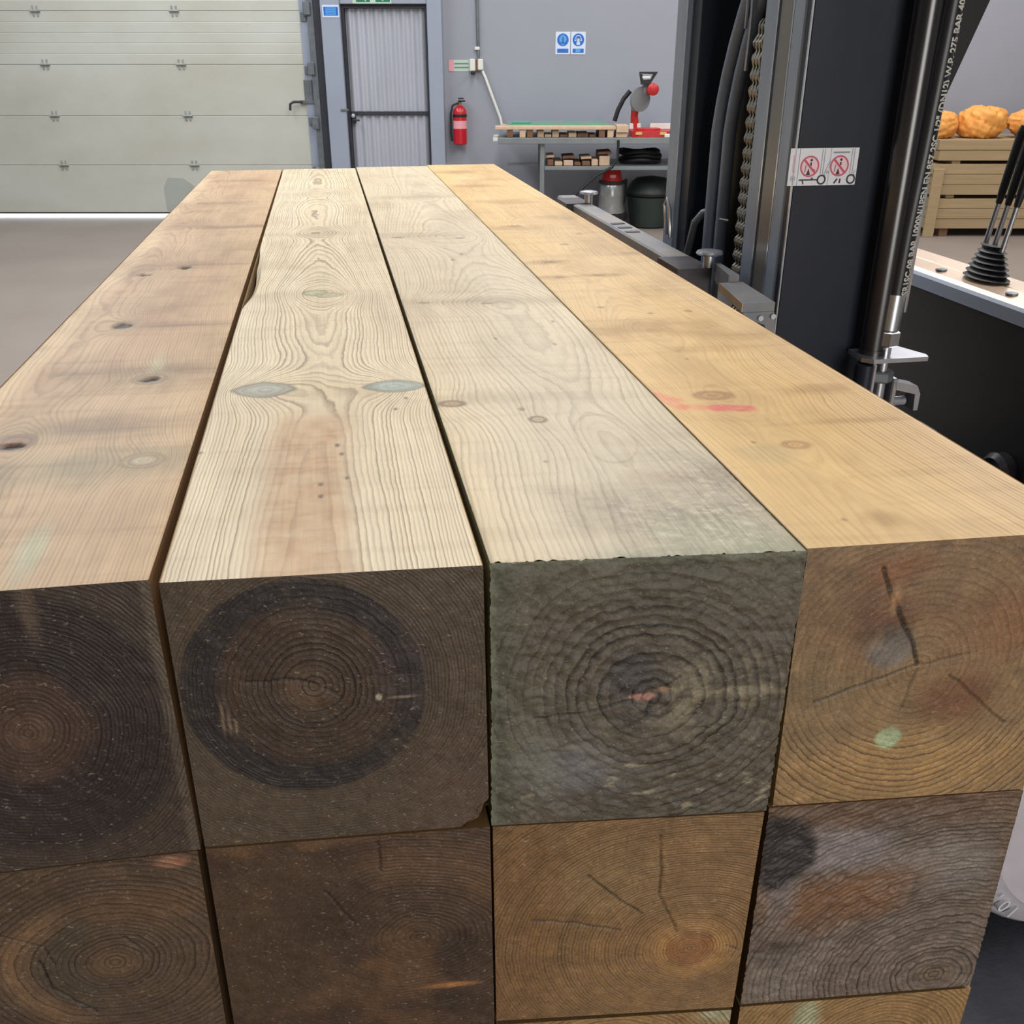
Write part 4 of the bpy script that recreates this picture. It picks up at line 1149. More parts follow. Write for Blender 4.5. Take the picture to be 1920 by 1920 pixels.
        r, a = end_rings(F, 0.133, 0.100, 0.85, 1.0, 0.0036, 0.0044, 0.05, 5, 0.05)
        F.tint(0.7 * sstep(0.07, 0.02, Q), C3(86, 66, 50))
        F.tint(0.7 * F.blob(0.16, 0.05, 0.04, 0.02, 0.6, 2, 1.2), C3(112, 82, 54))
        F.tint(0.75 * np.exp(-((r - 0.062) / 0.009) ** 2) * sstep(0.02, -0.02, P - 0.1), C3(138, 106, 76))
        F.tint(0.6 * sstep(0.052, 0.046, r) * sstep(0.018, 0.03, r) * sstep(0.13, 0.11, P), C3(76, 66, 52))
        F.tint(0.5 * sstep(0.02, 0.005, r), C3(130, 100, 70))
        F.crack([(0.142, 0.075), (0.15, 0.085), (0.158, 0.1)], 0.0006, 0.3)
        F.crack([(0.08, 0.09), (0.085, 0.12), (0.11, 0.15)], 0.0008, 0.3)
        F.crack([(0.06, 0.06), (0.085, 0.075), (0.09, 0.095)], 0.0006, 0.4)
        F.tint(0.7 * F.blob(0.185, 0.008, 0.012, 0.006, 0.5, 8, 0.8), C3(176, 124, 96))
    elif key == (1, 1):
        F = Field(P, Q, C3(80, 60, 43), C3(42, 30, 22), 0.55)
        r, a = end_rings(F, 0.149, 0.105, 0.8, 1.1, 0.0036, 0.0034, 0.06, 6, 0.1)
        F.late *= 0.4 + 0.8 * sstep(0.08, 0.14, P)
        F.tint(0.6 * sstep(0.05, 0.45, fbm(P * 16, Q * 16, 22)), C3(64, 44, 32))
        F.tint(0.6 * sstep(0.05, 0.45, fbm(P * 14, Q * 18, 26)), C3(118, 86, 56))
        F.tint(0.6 * F.blob(0.15, 0.03, 0.05, 0.02, 0.6, 2, 1.2), C3(112, 84, 60))
        F.mul(0.6 * F.blob(0.09, 0.08, 0.05, 0.03, 0.7, 3, 1.2), 0.62)
        F.mul(0.6 * F.blob(0.16, 0.12, 0.04, 0.02, 0.7, 4, 1.2), 0.6)
        F.tint(0.85 * F.blob(0.170, 0.162, 0.026, 0.0032, 0.4, 5, 0.7), C3(176, 120, 74))
        F.mul(0.7 * F.blob(0.15, 0.18, 0.05, 0.014, 0.6, 6, 1.2), 0.55)
        F.crack([(0.122, 0.005), (0.123, 0.035)], 0.0007, 0.35)
        F.crack([(0.08, 0.05), (0.1, 0.085)], 0.0005, 0.5)
    elif key == (1, 2):
        F = Field(P, Q, C3(144, 111, 73), C3(80, 57, 36), 0.7)
        r, a = end_rings(F, 0.160, 0.14, 0.92, 1.05, 0.0026, 0.0026, 0.05, 7, 0.04)
        F.tint(0.6 * sstep(0.07, 0.02, P + 0.02 * fbm(P * 20, Q * 20, 4)), C3(120, 86, 54))
        F.tint(0.6 * sstep(0.04, 0.0, Q), C3(128, 98, 62))
        F.tint(0.6 * F.blob(0.09, 0.06, 0.04, 0.03, 0.6, 2, 1.2), C3(150, 122, 84))
        F.tint(0.8 * sstep(0.045, 0.02, r), C3(178, 134, 82), C3(130, 92, 54))
        F.tint(0.85 * sstep(0.021, 0.016, r + 0.003 * fbm(P * 60, Q * 60, 3)), C3(146, 98, 58), C3(110, 72, 42))
        F.mul(0.7 * np.exp(-((r - 0.02) / 0.003) ** 2) * sstep(0.1, 0.2, fbm(P * 50, Q * 50, 5) + 0.3), 0.6)
        F.crack([(0.073, 0.055), (0.10, 0.083), (0.118, 0.098)], 0.0007, 0.3)
        F.crack([(0.127, 0.018), (0.129, 0.05), (0.13, 0.08), (0.148, 0.12)], 0.0006, 0.4)
        F.crack([(0.03, 0.1), (0.06, 0.104), (0.1, 0.115)], 0.0007, 0.35)
        F.crack([(0.19, 0.14), (0.2, 0.145)], 0.0006, 0.4)
    elif key == (1, 3):
        F = Field(P, Q, C3(118, 103, 91), C3(54, 45, 39), 0.85)
        r, a = end_rings(F, 0.168, 0.196, 0.9, 1.0, 0.0044, 0.0042, 0.08, 8, 0.03)
        F.tint(0.7 * sstep(0.04, 0.01, Q + 0.01 * fbm(P * 20, Q * 20, 2)), C3(108, 78, 54))
        F.tint(0.85 * F.blob(0.055, 0.05, 0.05, 0.026, 0.5, 3, 0.7), C3(144, 134, 134))
        F.tint(0.85 * F.blob(0.15, 0.075, 0.055, 0.025, 0.5, 4, 1.2), C3(140, 130, 122))
        F.tint(0.8 * F.blob(0.055, 0.105, 0.055, 0.03, 0.5, 5, 0.9), C3(128, 88, 54))
        F.tint(0.7 * F.blob(0.1, 0.085, 0.04, 0.015, 0.5, 6, 1.2), C3(132, 94, 62))
        F.tint(0.8 * F.blob(0.02, 0.08, 0.012, 0.05, 0.5, 7, 1.2), C3(138, 128, 124))
        F.tint(0.95 * F.blob(0.010, 0.045, 0.034, 0.038, 0.3, 8, 0.22), C3(44, 38, 37), C3(28, 24, 24))
        F.tint(0.8 * F.blob(0.02, 0.15, 0.02, 0.02, 0.5, 9, 1.0), C3(78, 64, 56))
        F.tint(0.6 * F.blob(0.03, 0.185, 0.04, 0.03, 0.5, 10, 1.0), C3(134, 122, 112))
        F.tint(0.7 * sstep(0.185, 0.205, P) * sstep(0.15, 0.05, Q), C3(112, 88, 66))
        F.mul(0.6 * F.blob(0.132, 0.1, 0.005, 0.015, 0.5, 12, 0.8), 0.5)
        F.tint(0.5 * sstep(0.018, 0.01, r), C3(108, 88, 66))
    else:
        F = Field(P, Q, C3(158, 124, 80), C3(100, 72, 44), 0.75)
        r, a = end_rings(F, 0.13 if k == 3 else 0.1, 0.07, 1, 1, 0.0045, 0.004, 0.05, 9 + k, 0.05)
        if k == 3:
            F.tint(0.8 * F.blob(0.06, 0.02, 0.012, 0.03, 0.6, 2, 1.0), C3(176, 186, 152), both=False)
        if k == 2:
            F.tint(0.8 * F.blob(0.19, 0.004, 0.02, 0.012, 0.6, 2, 1.0), C3(186, 186, 152), both=False)
    # blotchy wet stains common to the ends
    F.mul(0.5 * sstep(-0.1, 0.5, fbm(P * 35, Q * 35, 300 + k * 7 + row)), 0.72)
    F.tint(0.25 * sstep(0.1, 0.5, fbm(P * 70, Q * 70, 320 + k * 7 + row)), F.col.mean(0) * 1.5)
    return F


def post(row, k, corners, back, m, label, top_field, wane=False):
    """corners: front face TL, TR, BR, BL as (x, y, z-from-top); back: x left, x right, y."""
    TL, TR, BR, BL = (np.array(c, float) + np.array((0, 0, TOP)) for c in corners)
    xl, xr, yb = back
    bTL, bTR = np.array((xl, yb, TL[2])), np.array((xr, yb, TR[2]))
    bBL, bBR = np.array((xl, yb, BL[2])), np.array((xr, yb, BR[2]))
    off = TL.copy()
    off[2] = BL[2]
    verts, faces, at = [], [], {n: [] for n in ('col', 'lcol', 'ring', 'late', 'endf', 'fuzz')}
    cnt = 0

    def push(V, Fc, F, endf):
        nonlocal cnt
        verts.append(V - off)
        faces.append(Fc + cnt)
        cnt += len(V)
        at['col'].append(F.col)
        at['lcol'].append(F.lcol)
        at['ring'].append(F.ring)
        at['late'].append(F.late)
        at['fuzz'].append(F.fuzz)
        at['endf'].append(np.full(len(V), float(endf)))

    def grid_faces(nu, nv):
        i, j = np.meshgrid(np.arange(nu - 1), np.arange(nv - 1))
        a = (j * nu + i).ravel()
        return np.stack([a, a + 1, a + 1 + nu, a + nu], 1)

    # long upper face
    nu = 116 if row == 0 else 3
    us = np.concatenate([[0, 0.006], np.linspace(0.018, 0.982, nu - 4), [0.994, 1.0]]) if row == 0 else np.linspace(0, 1, 3)
    if row == 0:
        vs, d = [0.0], 0.0013
        while vs[-1] < LEN:
            vs.append(vs[-1] + d * (1 + 2.2 * vs[-1]))
        vs = np.array(vs)
        vs = vs / vs[-1]
    else:
        vs = np.array([0, 0.5, 1.0])
    Ug, Vg = np.meshgrid(us, vs)
    u, v = Ug.ravel(), Vg.ravel()
    fr = TL[None] * (1 - u)[:, None] + TR[None] * u[:, None]
    bk = bTL[None] * (1 - u)[:, None] + bTR[None] * u[:, None]
    V = fr * (1 - v)[:, None] + bk * v[:, None]
    P, Q = u * 0.203, v * LEN
    if row == 0:
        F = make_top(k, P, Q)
        V[:, 2] += F.dz
        ed = np.minimum(u, 1 - u) * 0.203
        V[:, 2] -= 0.0012 * sstep(0.0014, 0.0, ed)                     # eased arris
        if k == 1:                                                      # bark edge missing along part of the left side
            wn = sstep(0.70, 0.84, Q) * sstep(1.2, 0.95, Q) * (0.7 + 0.6 * (noise2(Q * 9, Q * 0) + 0.5))
            V[:, 0] += 0.006 * wn * sstep(0.02, 0.0, P)
            V[:, 2] -= 0.006 * wn * sstep(0.012, 0.0, P)
        if k == 2:                                                      # torn fibres over the front edge
            tear = sstep(0.008, 0.0, Q)
            V[:, 1] -= 0.0016 * tear * (fbm(P * 260, P * 0 + 1, 4) + 0.3 * fbm(P * 900, P * 0 + 2, 5))
            V[:, 2] += (0.0022 * fbm(P * 240, Q * 240, 6) * tear)
        if k == 2:
            V[:, 2] += 0.0008 * F.fuzz * fbm(P * 160, Q * 320, 66)
    else:
        F = Field(P, Q, C3(150, 118, 80), C3(110, 82, 54), 0.4)
        F.ring = P / 0.004
    push(V, grid_faces(len(us), len(vs)), F, 0)
    top_F = F
    # front end
    n = 200 if row < 2 else 90
    a_, b_ = np.meshgrid(np.linspace(0, 1, n), np.linspace(0, 1, n))
    a_, b_ = a_.ravel(), b_.ravel()
    V = ((TL[None] * (1 - a_)[:, None] + TR[None] * a_[:, None]) * (1 - b_)[:, None]
         + (BL[None] * (1 - a_)[:, None] + BR[None] * a_[:, None]) * b_[:, None])
    P, Q = a_ * 0.2045, b_ * 0.2135
    F = make_end(row, k, P, Q)
    V[:, 1] -= F.dz
    ein = np.minimum(np.minimum(P, 0.2045 - P), np.minimum(Q, 0.2135 - Q))
    inn = sstep(0.0, 0.004, ein)
    V[:, 1] += inn * 0.0006 * fbm(P * 120, Q * 120, 9 + k)
    if key_fuzzy(row, k):
        V[:, 1] += inn * 0.0022 * fbm(P * 90, Q * 140, 19)
        V[:, 0] += (1 - inn) * 0.0012 * fbm(P * 200, Q * 300, 29)
    if row == 0 and k == 1:                                             # broken lower right corner
        cut = (0.205 - P) + (0.2135 - Q)
        s = np.clip(0.024 - cut + 0.006 * fbm(P * 90, Q * 90, 3), 0, None) * 0.5
        V[:, 0] -= s * 0.8
        V[:, 2] += s * 0.8
    Fc = grid_faces(n, n)[:, ::-1]
    push(V, Fc, F, 1)
    # left, right, under and far faces
    dull = lambda q, c: (lambda f: f)(Field(np.zeros(q), np.linspace(0, 1, q), c, np.array(c) * 0.7, 0.5))
    side_c = {0: C3(132, 100, 68), 1: C3(176, 146, 104), 2: C3(120, 122, 98), 3: C3(190, 152, 100)}[k] if row == 0 else C3(112, 86, 58)
    for quad, nrm in (((TL, bTL, bBL, BL), 'l'), ((TR, BR, bBR, bTR), 'r'), ((BL, bBL, bBR, BR), 'b'), ((bTL, bTR, bBR, bBL), 'k')):
        A, B, Cc, D = quad
        g = 24
        s_, t_ = np.meshgrid(np.linspace(0, 1, g), np.linspace(0, 1, g))
        s_, t_ = s_.ravel(), t_.ravel()
        V = ((A[None] * (1 - s_)[:, None] + B[None] * s_[:, None]) * (1 - t_)[:, None] + (D[None] * (1 - s_)[:, None] + Cc[None] * s_[:, None]) * t_[:, None])
        if row == 0 and k == 1:
            if nrm in 'rb':
                y_ = V[:, 1]
                edge = (V[:, 0] > TR[0] - 0.012) & (V[:, 2] < BR[2] + 0.012)
                V[edge, 0] -= 0.0085
                V[edge, 2] += 0.0085
        cc = bTL if nrm == 'k' else None
        F = Field(s_ * 0.2, t_ * 0.2, side_c if nrm != 'k' else C3(150, 120, 84), np.array(side_c) * 0.7, 0.5)
        F.ring = (V[:, 2] - TOP) / 0.004 + 0.3 * noise2(V[:, 1] * 3, V[:, 2] * 3)
        push(V, grid_faces(g, g), F, 0)
    V = np.concatenate(verts)
    Fc = np.concatenate(faces)
    me = bpy.data.meshes.new('timber_post')
    me.vertices.add(len(V))
    me.vertices.foreach_set('co', V.astype(np.float32).ravel())
    me.loops.add(len(Fc) * 4)
    me.loops.foreach_set('vertex_index', Fc.astype(np.int32).ravel())
    me.polygons.add(len(Fc))
    me.polygons.foreach_set('loop_start', np.arange(0, len(Fc) * 4, 4, dtype=np.int32))
    me.update(calc_edges=True)
    me.polygons.foreach_set('use_smooth', np.ones(len(Fc), dtype=bool))
    for nme in ('col', 'lcol'):
        A = me.attributes.new(nme, 'FLOAT_COLOR', 'POINT')
        c = np.clip(np.concatenate(at[nme]), 0.001, 1)
        A.data.foreach_set('color', np.concatenate([c, np.ones((len(c), 1))], 1).astype(np.float32).ravel())
    for nme in ('ring', 'late', 'endf', 'fuzz'):
        A = me.attributes.new(nme, 'FLOAT', 'POINT')
        A.data.foreach_set('value', np.concatenate(at[nme]).astype(np.float32))
    me.materials.append(m)
    me.validate()
    o = bpy.data.objects.new('timber_post', me)
    COL.objects.link(o)
    o.location = stack_to_world(*off)
    o.rotation_euler = (0, 0, TH)
    return tag(o, label, 'timber', 'square timber posts in the stack')


def key_fuzzy(row, k):
    return (row, k) in ((0, 2), (1, 3))


M_timber = timber_mat('sawn_timber')
BACK = {0: (-0.406, -0.2095, 2.436), 1: (-0.206, -0.0038, 2.437), 2: (0.0, 0.2066, 2.46), 3: (0.2071, 0.4095, 2.486)}
FRONT = {
    (0, 0): ((-0.4075, 0.020, 0), (-0.2073, 0.016, 0), (-0.2058, 0.016, -0.2163), (-0.4075, 0.020, -0.2163)),
    (0, 1): ((-0.2007, 0.011, 0), (-0.0054, -0.002, 0), (-0.0037, -0.002, -0.2113), (-0.2016, 0.011, -0.2103)),
    (0, 2): ((-0.0007, 0.0, 0), (0.2023, -0.020, 0), (0.2000, -0.020, -0.2153), (-0.0015, 0.0, -0.2143)),
    (0, 3): ((0.2030, -0.017, 0), (0.4080, -0.027, 0), (0.4066, -0.027, -0.2214), (0.2060, -0.017, -0.2147)),
    (1, 0): ((-0.4080, 0.020, -0.2175), (-0.2082, 0.016, -0.2175), (-0.2110, 0.016, -0.424), (-0.4100, 0.020, -0.424)),
    (1, 1): ((-0.2016, 0.011, -0.2123), (-0.0032, -0.002, -0.2134), (-0.0016, -0.002, -0.4225), (-0.2040, 0.011, -0.4225)),
    (1, 2): ((-0.0009, 0.0, -0.2157), (0.1985, -0.020, -0.2166), (0.1955, -0.020, -0.4255), (0.0004, 0.0, -0.4222)),
    (1, 3): ((0.2037, -0.017, -0.2162), (0.4074, -0.027, -0.2226), (0.4110, -0.027, -0.4395), (0.2040, -0.017, -0.4281)),
    (2, 0): ((-0.4090, 0.020, -0.426), (-0.2110, 0.016, -0.426), (-0.2110, 0.016, -0.636), (-0.4090, 0.020, -0.636)),
    (2, 1): ((-0.2030, 0.011, -0.4245), (-0.0030, -0.002, -0.4245), (-0.0030, -0.002, -0.636), (-0.2030, 0.011, -0.636)),
    (2, 2): ((0.0003, 0.0, -0.4272), (0.1948, -0.020, -0.4287), (0.1948, -0.020, -0.637), (0.0003, 0.0, -0.637)),
    (2, 3): ((0.2039, -0.017, -0.4314), (0.4126, -0.027, -0.4430), (0.4110, -0.027, -0.640), (0.2039, -0.017, -0.640)),
}
LABELS = {
    (0, 0): 'tan top post at the left edge, with dark open knots and a purplish brown end',
    (0, 1): 'cream striped top post with reddish centre stripe and dark round heart in its end',
    (0, 2): 'greyish top post with a fuzzy wet grey green end, third from the left',
    (0, 3): 'golden top post at the right with a red crayon mark beside a knot',
    (1, 0): 'second layer post at the left edge with pale brown curved rings in its end',
    (1, 1): 'second layer post with a blotchy dark brown end and an orange splinter',
    (1, 2): 'second layer post with a golden brown cracked end and round knot like pith',
    (1, 3): 'second layer post at the right with a grey end and a black stained corner',
    (2, 0): 'third layer post under the left edge of the stack, below the photo edge',
    (2, 1): 'third layer post under the blotchy dark brown post, below the photo edge',
    (2, 2): 'third layer post showing a thin sliver below the golden brown cracked post',
    (2, 3): 'third layer post at bottom right, its yellow end stained mint green',
}
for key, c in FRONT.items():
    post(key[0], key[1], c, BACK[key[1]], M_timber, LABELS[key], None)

# ------------------------------------------------------------------ the forklift truck (coordinates of the stack)
T = Thing('forklift', 'dark forklift truck standing right of the stack with its mast and levers', 'forklift', (1.3, 1.35, 0), stack=True)


def rail(x0, x1, y0, y1, z0, z1, ch):
    """Upright with a bevelled front edge."""
    return MB().prism([(x0 + ch, y0), (x1, y0), (x1, y1), (x0 + ch, y1), (x0, y1 - ch), (x0, y0 + ch)], z0, z1, 'z')


up = T.part('mast_upright', rail(0.652, 0.828, 0.99, 1.012, 0.12, 2.35, 0.002), M_mast)
T.part('flange', rail(0.650, 0.668, 1.0125, 1.053, 0.12, 2.35, 0.003), M_raillight, up)
T.part('rail_edge', MB().box((0.6495, 0.9885, 0.12), (0.6515, 0.9925, 2.35)), M_edgeglint, up)  # highlight on the bevel, drawn as a bright strip
up2 = T.part('inner_upright', rail(0.655, 0.80, 1.060, 1.113, 0.2, 2.3, 0.003), M_rail)
T.part('rail_edge', MB().box((0.6530, 1.0585, 0.2), (0.6548, 1.0625, 2.3)), M_edgeglint, up2)
up3 = T.part('carriage_rail', rail(0.658, 0.76, 1.124, 1.182, 0.3, 2.2, 0.005), M_raillight)
T.part('rail_edge', MB().box((0.6560, 1.1225, 0.3), (0.6578, 1.1265, 2.2)), M_edgeglint, up3)
# far side
up = T.part('mast_upright', rail(0.652, 0.80, 1.545, 1.61, 0.12, 2.35, 0.003), M_raillight)
T.part('rail_edge', MB().box((0.6505, 1.543, 0.12), (0.652, 1.5455, 2.35)), M_edgeglint, up)
T.part('inner_upright', rail(0.662, 0.80, 1.49, 1.542, 0.2, 2.3, 0.003), M_mast)
T.part('mast_dark_backing', MB().box((0.802, 1.02, 0.3), (0.825, 1.6, 2.3), 0.003), M_body)  # plate added so that the gap between the uprights stays dark
T.part('lift_ram', MB().tube([(0.765, 1.46, 0.3), (0.765, 1.46, 2.3)], 0.03, 16), M_body, smooth=True)
for z in (0.35, 2.3):
    T.part('cross_member', MB().box((0.76, 0.99, z - 0.06), (0.84, 1.61, z + 0.06), 0.004), M_mast)

# leaf chain: links seen edge on
ch = T.part('lift_chain', MB().box((0.698, 1.216, 0.9), (0.703, 1.256, 1.62)), M_chain)
PIT = 0.0262


def link_outline(x, z, r, waist, lean):
    out = []
    for c, sg in ((z + PIT / 2, 1), (z - PIT / 2, -1)):
        for q in range(7):
            a = math.pi * (q / 6) if sg > 0 else math.pi * (1 + q / 6)
            out.append((x + r * math.cos(a) + lean * sg, c + r * math.sin(a)))
        out.append((x - sg * waist, z))
    return out


for i in range(48):
    z = 1.0 + (i + 0.5) * PIT
    bow = lambda zz: 0.05 * min(max(0.0, (zz - 1.57) / 0.1), 1.0) ** 1.6
    xx = 0.684 + bow(z)
    lean = (bow(z + PIT / 2) - bow(z - PIT / 2)) / 2
    mb = MB()
    for q in ((-0.0195, -0.0065, 0.0065) if i % 2 else (-0.013, 0.0, 0.013)):
        mb.prism(link_outline(xx, z, 0.0122, 0.0075, lean), 1.234 + q, 1.234 + q + 0.0058, 'y')
    lk = T.part('chain_link', mb, M_chain, ch)
    T.part('chain_pin', MB().tube([(xx + lean, 1.211, z + PIT / 2), (xx + lean, 1.258, z + PIT / 2)], 0.0062, 10), M_raillight, ch)
for zz in (1.272, 1.168):
    T.part('cotter_pin', MB().tube([(0.66, 1.26, zz), (0.645, 1.268, zz + 0.002)], 0.0022, 6), M_brushed, ch)

# hoses between the uprights
for (dx, dy, r) in ((0.0, 0.0, 0.0125), (0.012, -0.032, 0.0125)):
    pts = []
    for t in np.linspace(0, 1, 26):
        z = 0.9 + t * 1.3
        b = min(max(0.0, (z - 1.42) / 0.3), 1.0)
        pts.append((0.68 + dx + 0.02 * b, 1.402 + dy - 0.10 * b ** 2.1, z))
    T.part('mast_hose', MB().tube(pts, r, 12), M_hose, smooth=True)
T.part('hose_guide', MB().tube([(0.69, 1.315, 1.53), (0.69, 1.31, 1.6), (0.69, 1.315, 1.72)], 0.004, 6).tube([(0.69, 1.335, 1.6), (0.69, 1.335, 1.72)], 0.003, 6), M_brushed)
T.part('return_hose', MB().tube([(0.668, 1.50, 1.08), (0.668, 1.487, 1.17), (0.668, 1.455, 1.24), (0.675, 1.43, 1.262), (0.7, 1.42, 1.27)], 0.0085, 10), M_zinc, smooth=True)
T.part('latch_wire', MB().tube([(0.648, 1.57, 1.195), (0.64, 1.575, 1.26), (0.64, 1.56, 1.275), (0.642, 1.545, 1.255), (0.645, 1.54, 1.195)], 0.004, 8), M_brushed, smooth=True)

# fork carriage
CZ = 1.2
bar = T.part('carriage', MB().prism([(0.548, 1.105), (0.553, 1.197), (0.558, CZ), (0.603, CZ), (0.603, 1.095), (0.548, 1.095)], 1.293, 2.25, 'y').box((0.56, 0.92, 1.03), (0.603, 1.2925, 1.09))
             
             .prism([(0.548, 0.69), (0.603, 0.69), (0.603, 0.8), (0.548, 0.8)], 0.93, 2.25, 'y').box((0.575, 1.1, 0.8), (0.603, 1.2, 1.095)).box((0.575, 1.85, 0.8), (0.603, 1.95, 1.095)), M_carriage)
for yy in (1.72, 1.66, 1.60):
    T.part('notch', MB().prism([(0.562, yy - 0.010), (0.594, yy - 0.006), (0.594, yy + 0.012), (0.562, yy + 0.008)], CZ + 0.0002, CZ + 0.0012, 'z'), M_body, bar)
ep = T.part('end_plate', MB().prism([(0.548, 0.9), (0.602, 0.9), (0.612, 1.055), (0.570, 1.055)], CZ - 0.014, CZ, 'z')
       .prism([(0.549, CZ - 0.0145), (0.602, CZ - 0.0145), (0.606, CZ - 0.03), (0.6075, CZ - 0.085), (0.599, CZ - 0.085), (0.596, CZ - 0.05), (0.588, CZ - 0.036), (0.575, CZ - 0.031), (0.556, CZ - 0.03)], 0.9, 0.925, 'y'), M_carriage)
T.part('worn_edge', MB().prism([(0.5465, 0.9), (0.5478, 0.9), (0.5695, 1.055), (0.568, 1.055)], CZ - 0.0135, CZ + 0.0003, 'z'), M_edgewarm, ep)
T.part('cover_strip', MB().prism([(0.586, 1.0565), (0.605, 1.0565), (0.613, 1.17), (0.604, 1.17)], CZ - 0.02, CZ + 0.012, 'z'), M_carriage)
T.part('lower_bracket', MB().box((0.56, 0.91, 1.02), (0.6, 1.0, 1.05), 0.006).tube([(0.58, 0.915, 1.06), (0.58, 0.985, 1.06)], 0.017, 12), M_brushed)
bolts = MB()
for (x, y, z) in ((0.579, 0.8985, 1.176), (0.6, 0.8985, 1.178)):
    bolts.lathe([(0.0045, 0), (0.0045, 0.003)], 8, rotM((x, y, z), rx=math.pi / 2))
T.part('bolt', bolts, M_brushed)
for y0, y1 in ((1.172, 1.292), (2.062, 2.182)):
    fk = T.part('fork', MB().prism([(0.5, 0.64), (0.546, 0.62), (0.546, CZ - 0.09), (0.5, CZ - 0.09)], y0 + 0.01, y1 - 0.01, 'y')
                .prism([(0.546, 0.585), (0.546, 0.625), (-0.3, 0.624), (-0.55, 0.610), (-0.55, 0.603), (-0.3, 0.585)], y0 + 0.01, y1 - 0.01, 'y')
                , M_forkblk)
    T.part('fork_hook', MB().prism([(y0, CZ - 0.09), (y1, CZ - 0.09), (y1, CZ + 0.002), (y0, CZ + 0.002)], 0.535, 0.601, 'x'), M_forkblk, fk)
    py = (y0 + 0.012)
    T.part('locking_pin', MB().lathe([(0.011, CZ + 0.002), (0.011, CZ + 0.026), (0.023, CZ + 0.028), (0.025, CZ + 0.031), (0.023, CZ + 0.035), (0.012, CZ + 0.037)], 20, rotM((0.598, py, -0.004))), M_brushed, fk, smooth=True)
T.part('chain_anchor', MB().prism([(0.602, CZ + 0.01), (0.632, CZ - 0.03), (0.632, CZ - 0.12), (0.604, CZ - 0.12)], 1.14, 1.16, 'y'), M_carriage)

# warning sticker on the outer face of the near upright
sy_ = 0.9894
SW, SH = 0.117, 0.0565
stM = rotM((0.7, sy_ - 0.0004, 1.3935), rx=math.pi / 2)
st = T.part('warning_label', MB().box((0.7 - SW / 2, sy_ - 0.0003, 1.3935 - SH / 2), (0.7 + SW / 2, sy_, 1.3935 + SH / 2)), M_stickwhite)
red, pink, blk, gry, whi = MB(), MB(), MB(), MB(), MB()
for ox in (-0.0235, 0.0275):
    pink.disc((ox, 0.001), 0.0155, stM, z=0.0)
    red.disc((ox, 0.001), 0.0162, stM, 0.0136, z=0.0002)
    red.line((ox - 0.011, 0.012), (ox + 0.0105, -0.0095), 0.0032, stM, 0.0005)
    blk.disc((ox + 0.002, 0.0105), 0.0021, stM, n=12, z=0.0003)
    blk.line((ox + 0.0015, 0.007), (ox + 0.002, 0.002), 0.0026, stM, 0.0003)
    blk.poly([(ox - 0.005, -0.012), (ox + 0.002, -0.012), (ox - 0.0015, -0.002)], stM, 0.0003)
    gry.line((ox - 0.0065, 0.003), (ox - 0.0075, -0.008), 0.0018, stM, 0.0003)
    wx = ox + 0.0225
    blk.disc((wx, -0.0195), 0.0078, stM, 0.0052, z=0.0004)
    gry.line((wx - 0.003, 0.027), (wx - 0.003, -0.011), 0.0009, stM, 0.0003).line((wx + 0.001, 0.027), (wx + 0.001, -0.011), 0.0009, stM, 0.0003)
    gry.line((wx + 0.003, -0.012), (wx + 0.0055 if ox > 0 else wx + 0.012, -0.006 if ox > 0 else 0.010), 0.0009, stM, 0.0003)
    gry.line((wx + 0.0035, -0.016), (wx + 0.0055, -0.012), 0.002, stM, 0.0003)
    if ox < 0:
        gry.disc((wx + 0.0085, -0.008), 0.0024, stM, 0.0014, n=12, z=0.0003)
ox = -0.0235
blk.line((ox - 0.016, -0.0195), (ox + 0.016, -0.0195), 0.0022, stM, 0.0004).line((ox - 0.01, -0.02), (ox - 0.008, -0.026), 0.002, stM, 0.0004).line((ox + 0.006, -0.019), (ox + 0.006, -0.016), 0.003, stM, 0.0004)
red.disc((ox + 0.008, -0.0055), 0.0022, stM, n=10, z=0.0004)
ox = 0.0275
gry.line((ox - 0.013, 0.0215), (ox + 0.015, 0.0215), 0.0022, stM, 0.0004)
blk.line((ox - 0.001, -0.0185), (ox - 0.006, -0.0255), 0.0026, stM, 0.0004).line((ox + 0.004, -0.0185), (ox + 0.0035, -0.0255), 0.0026, stM, 0.0004)
gry.line((-0.0425, 0.028), (-0.0425, -0.028), 0.0008, stM, 0.0003).line((0.0105, 0.028), (0.0105, -0.028), 0.0006, stM, 0.0003)
pink2 = MB().line((-0.0505, 0.018), (-0.0505, -0.008), 0.004, stM, 0.0003)
gry.disc((-0.0505, -0.017), 0.0042, stM, 0.0034, n=16, z=0.0003).disc((-0.0505, -0.017), 0.002, stM, n=10, z=0.0003)
for nm, mm, ma in (('print_pink', pink, M_stickpink), ('print_red', red, M_stickred), ('print_band', pink2, M_pink), ('print_black', blk, M_stickblack), ('print_grey', gry, M_stickgrey)):
    T.part(nm, mm, ma, st, kind='stuff' if nm != 'print_band' else None)

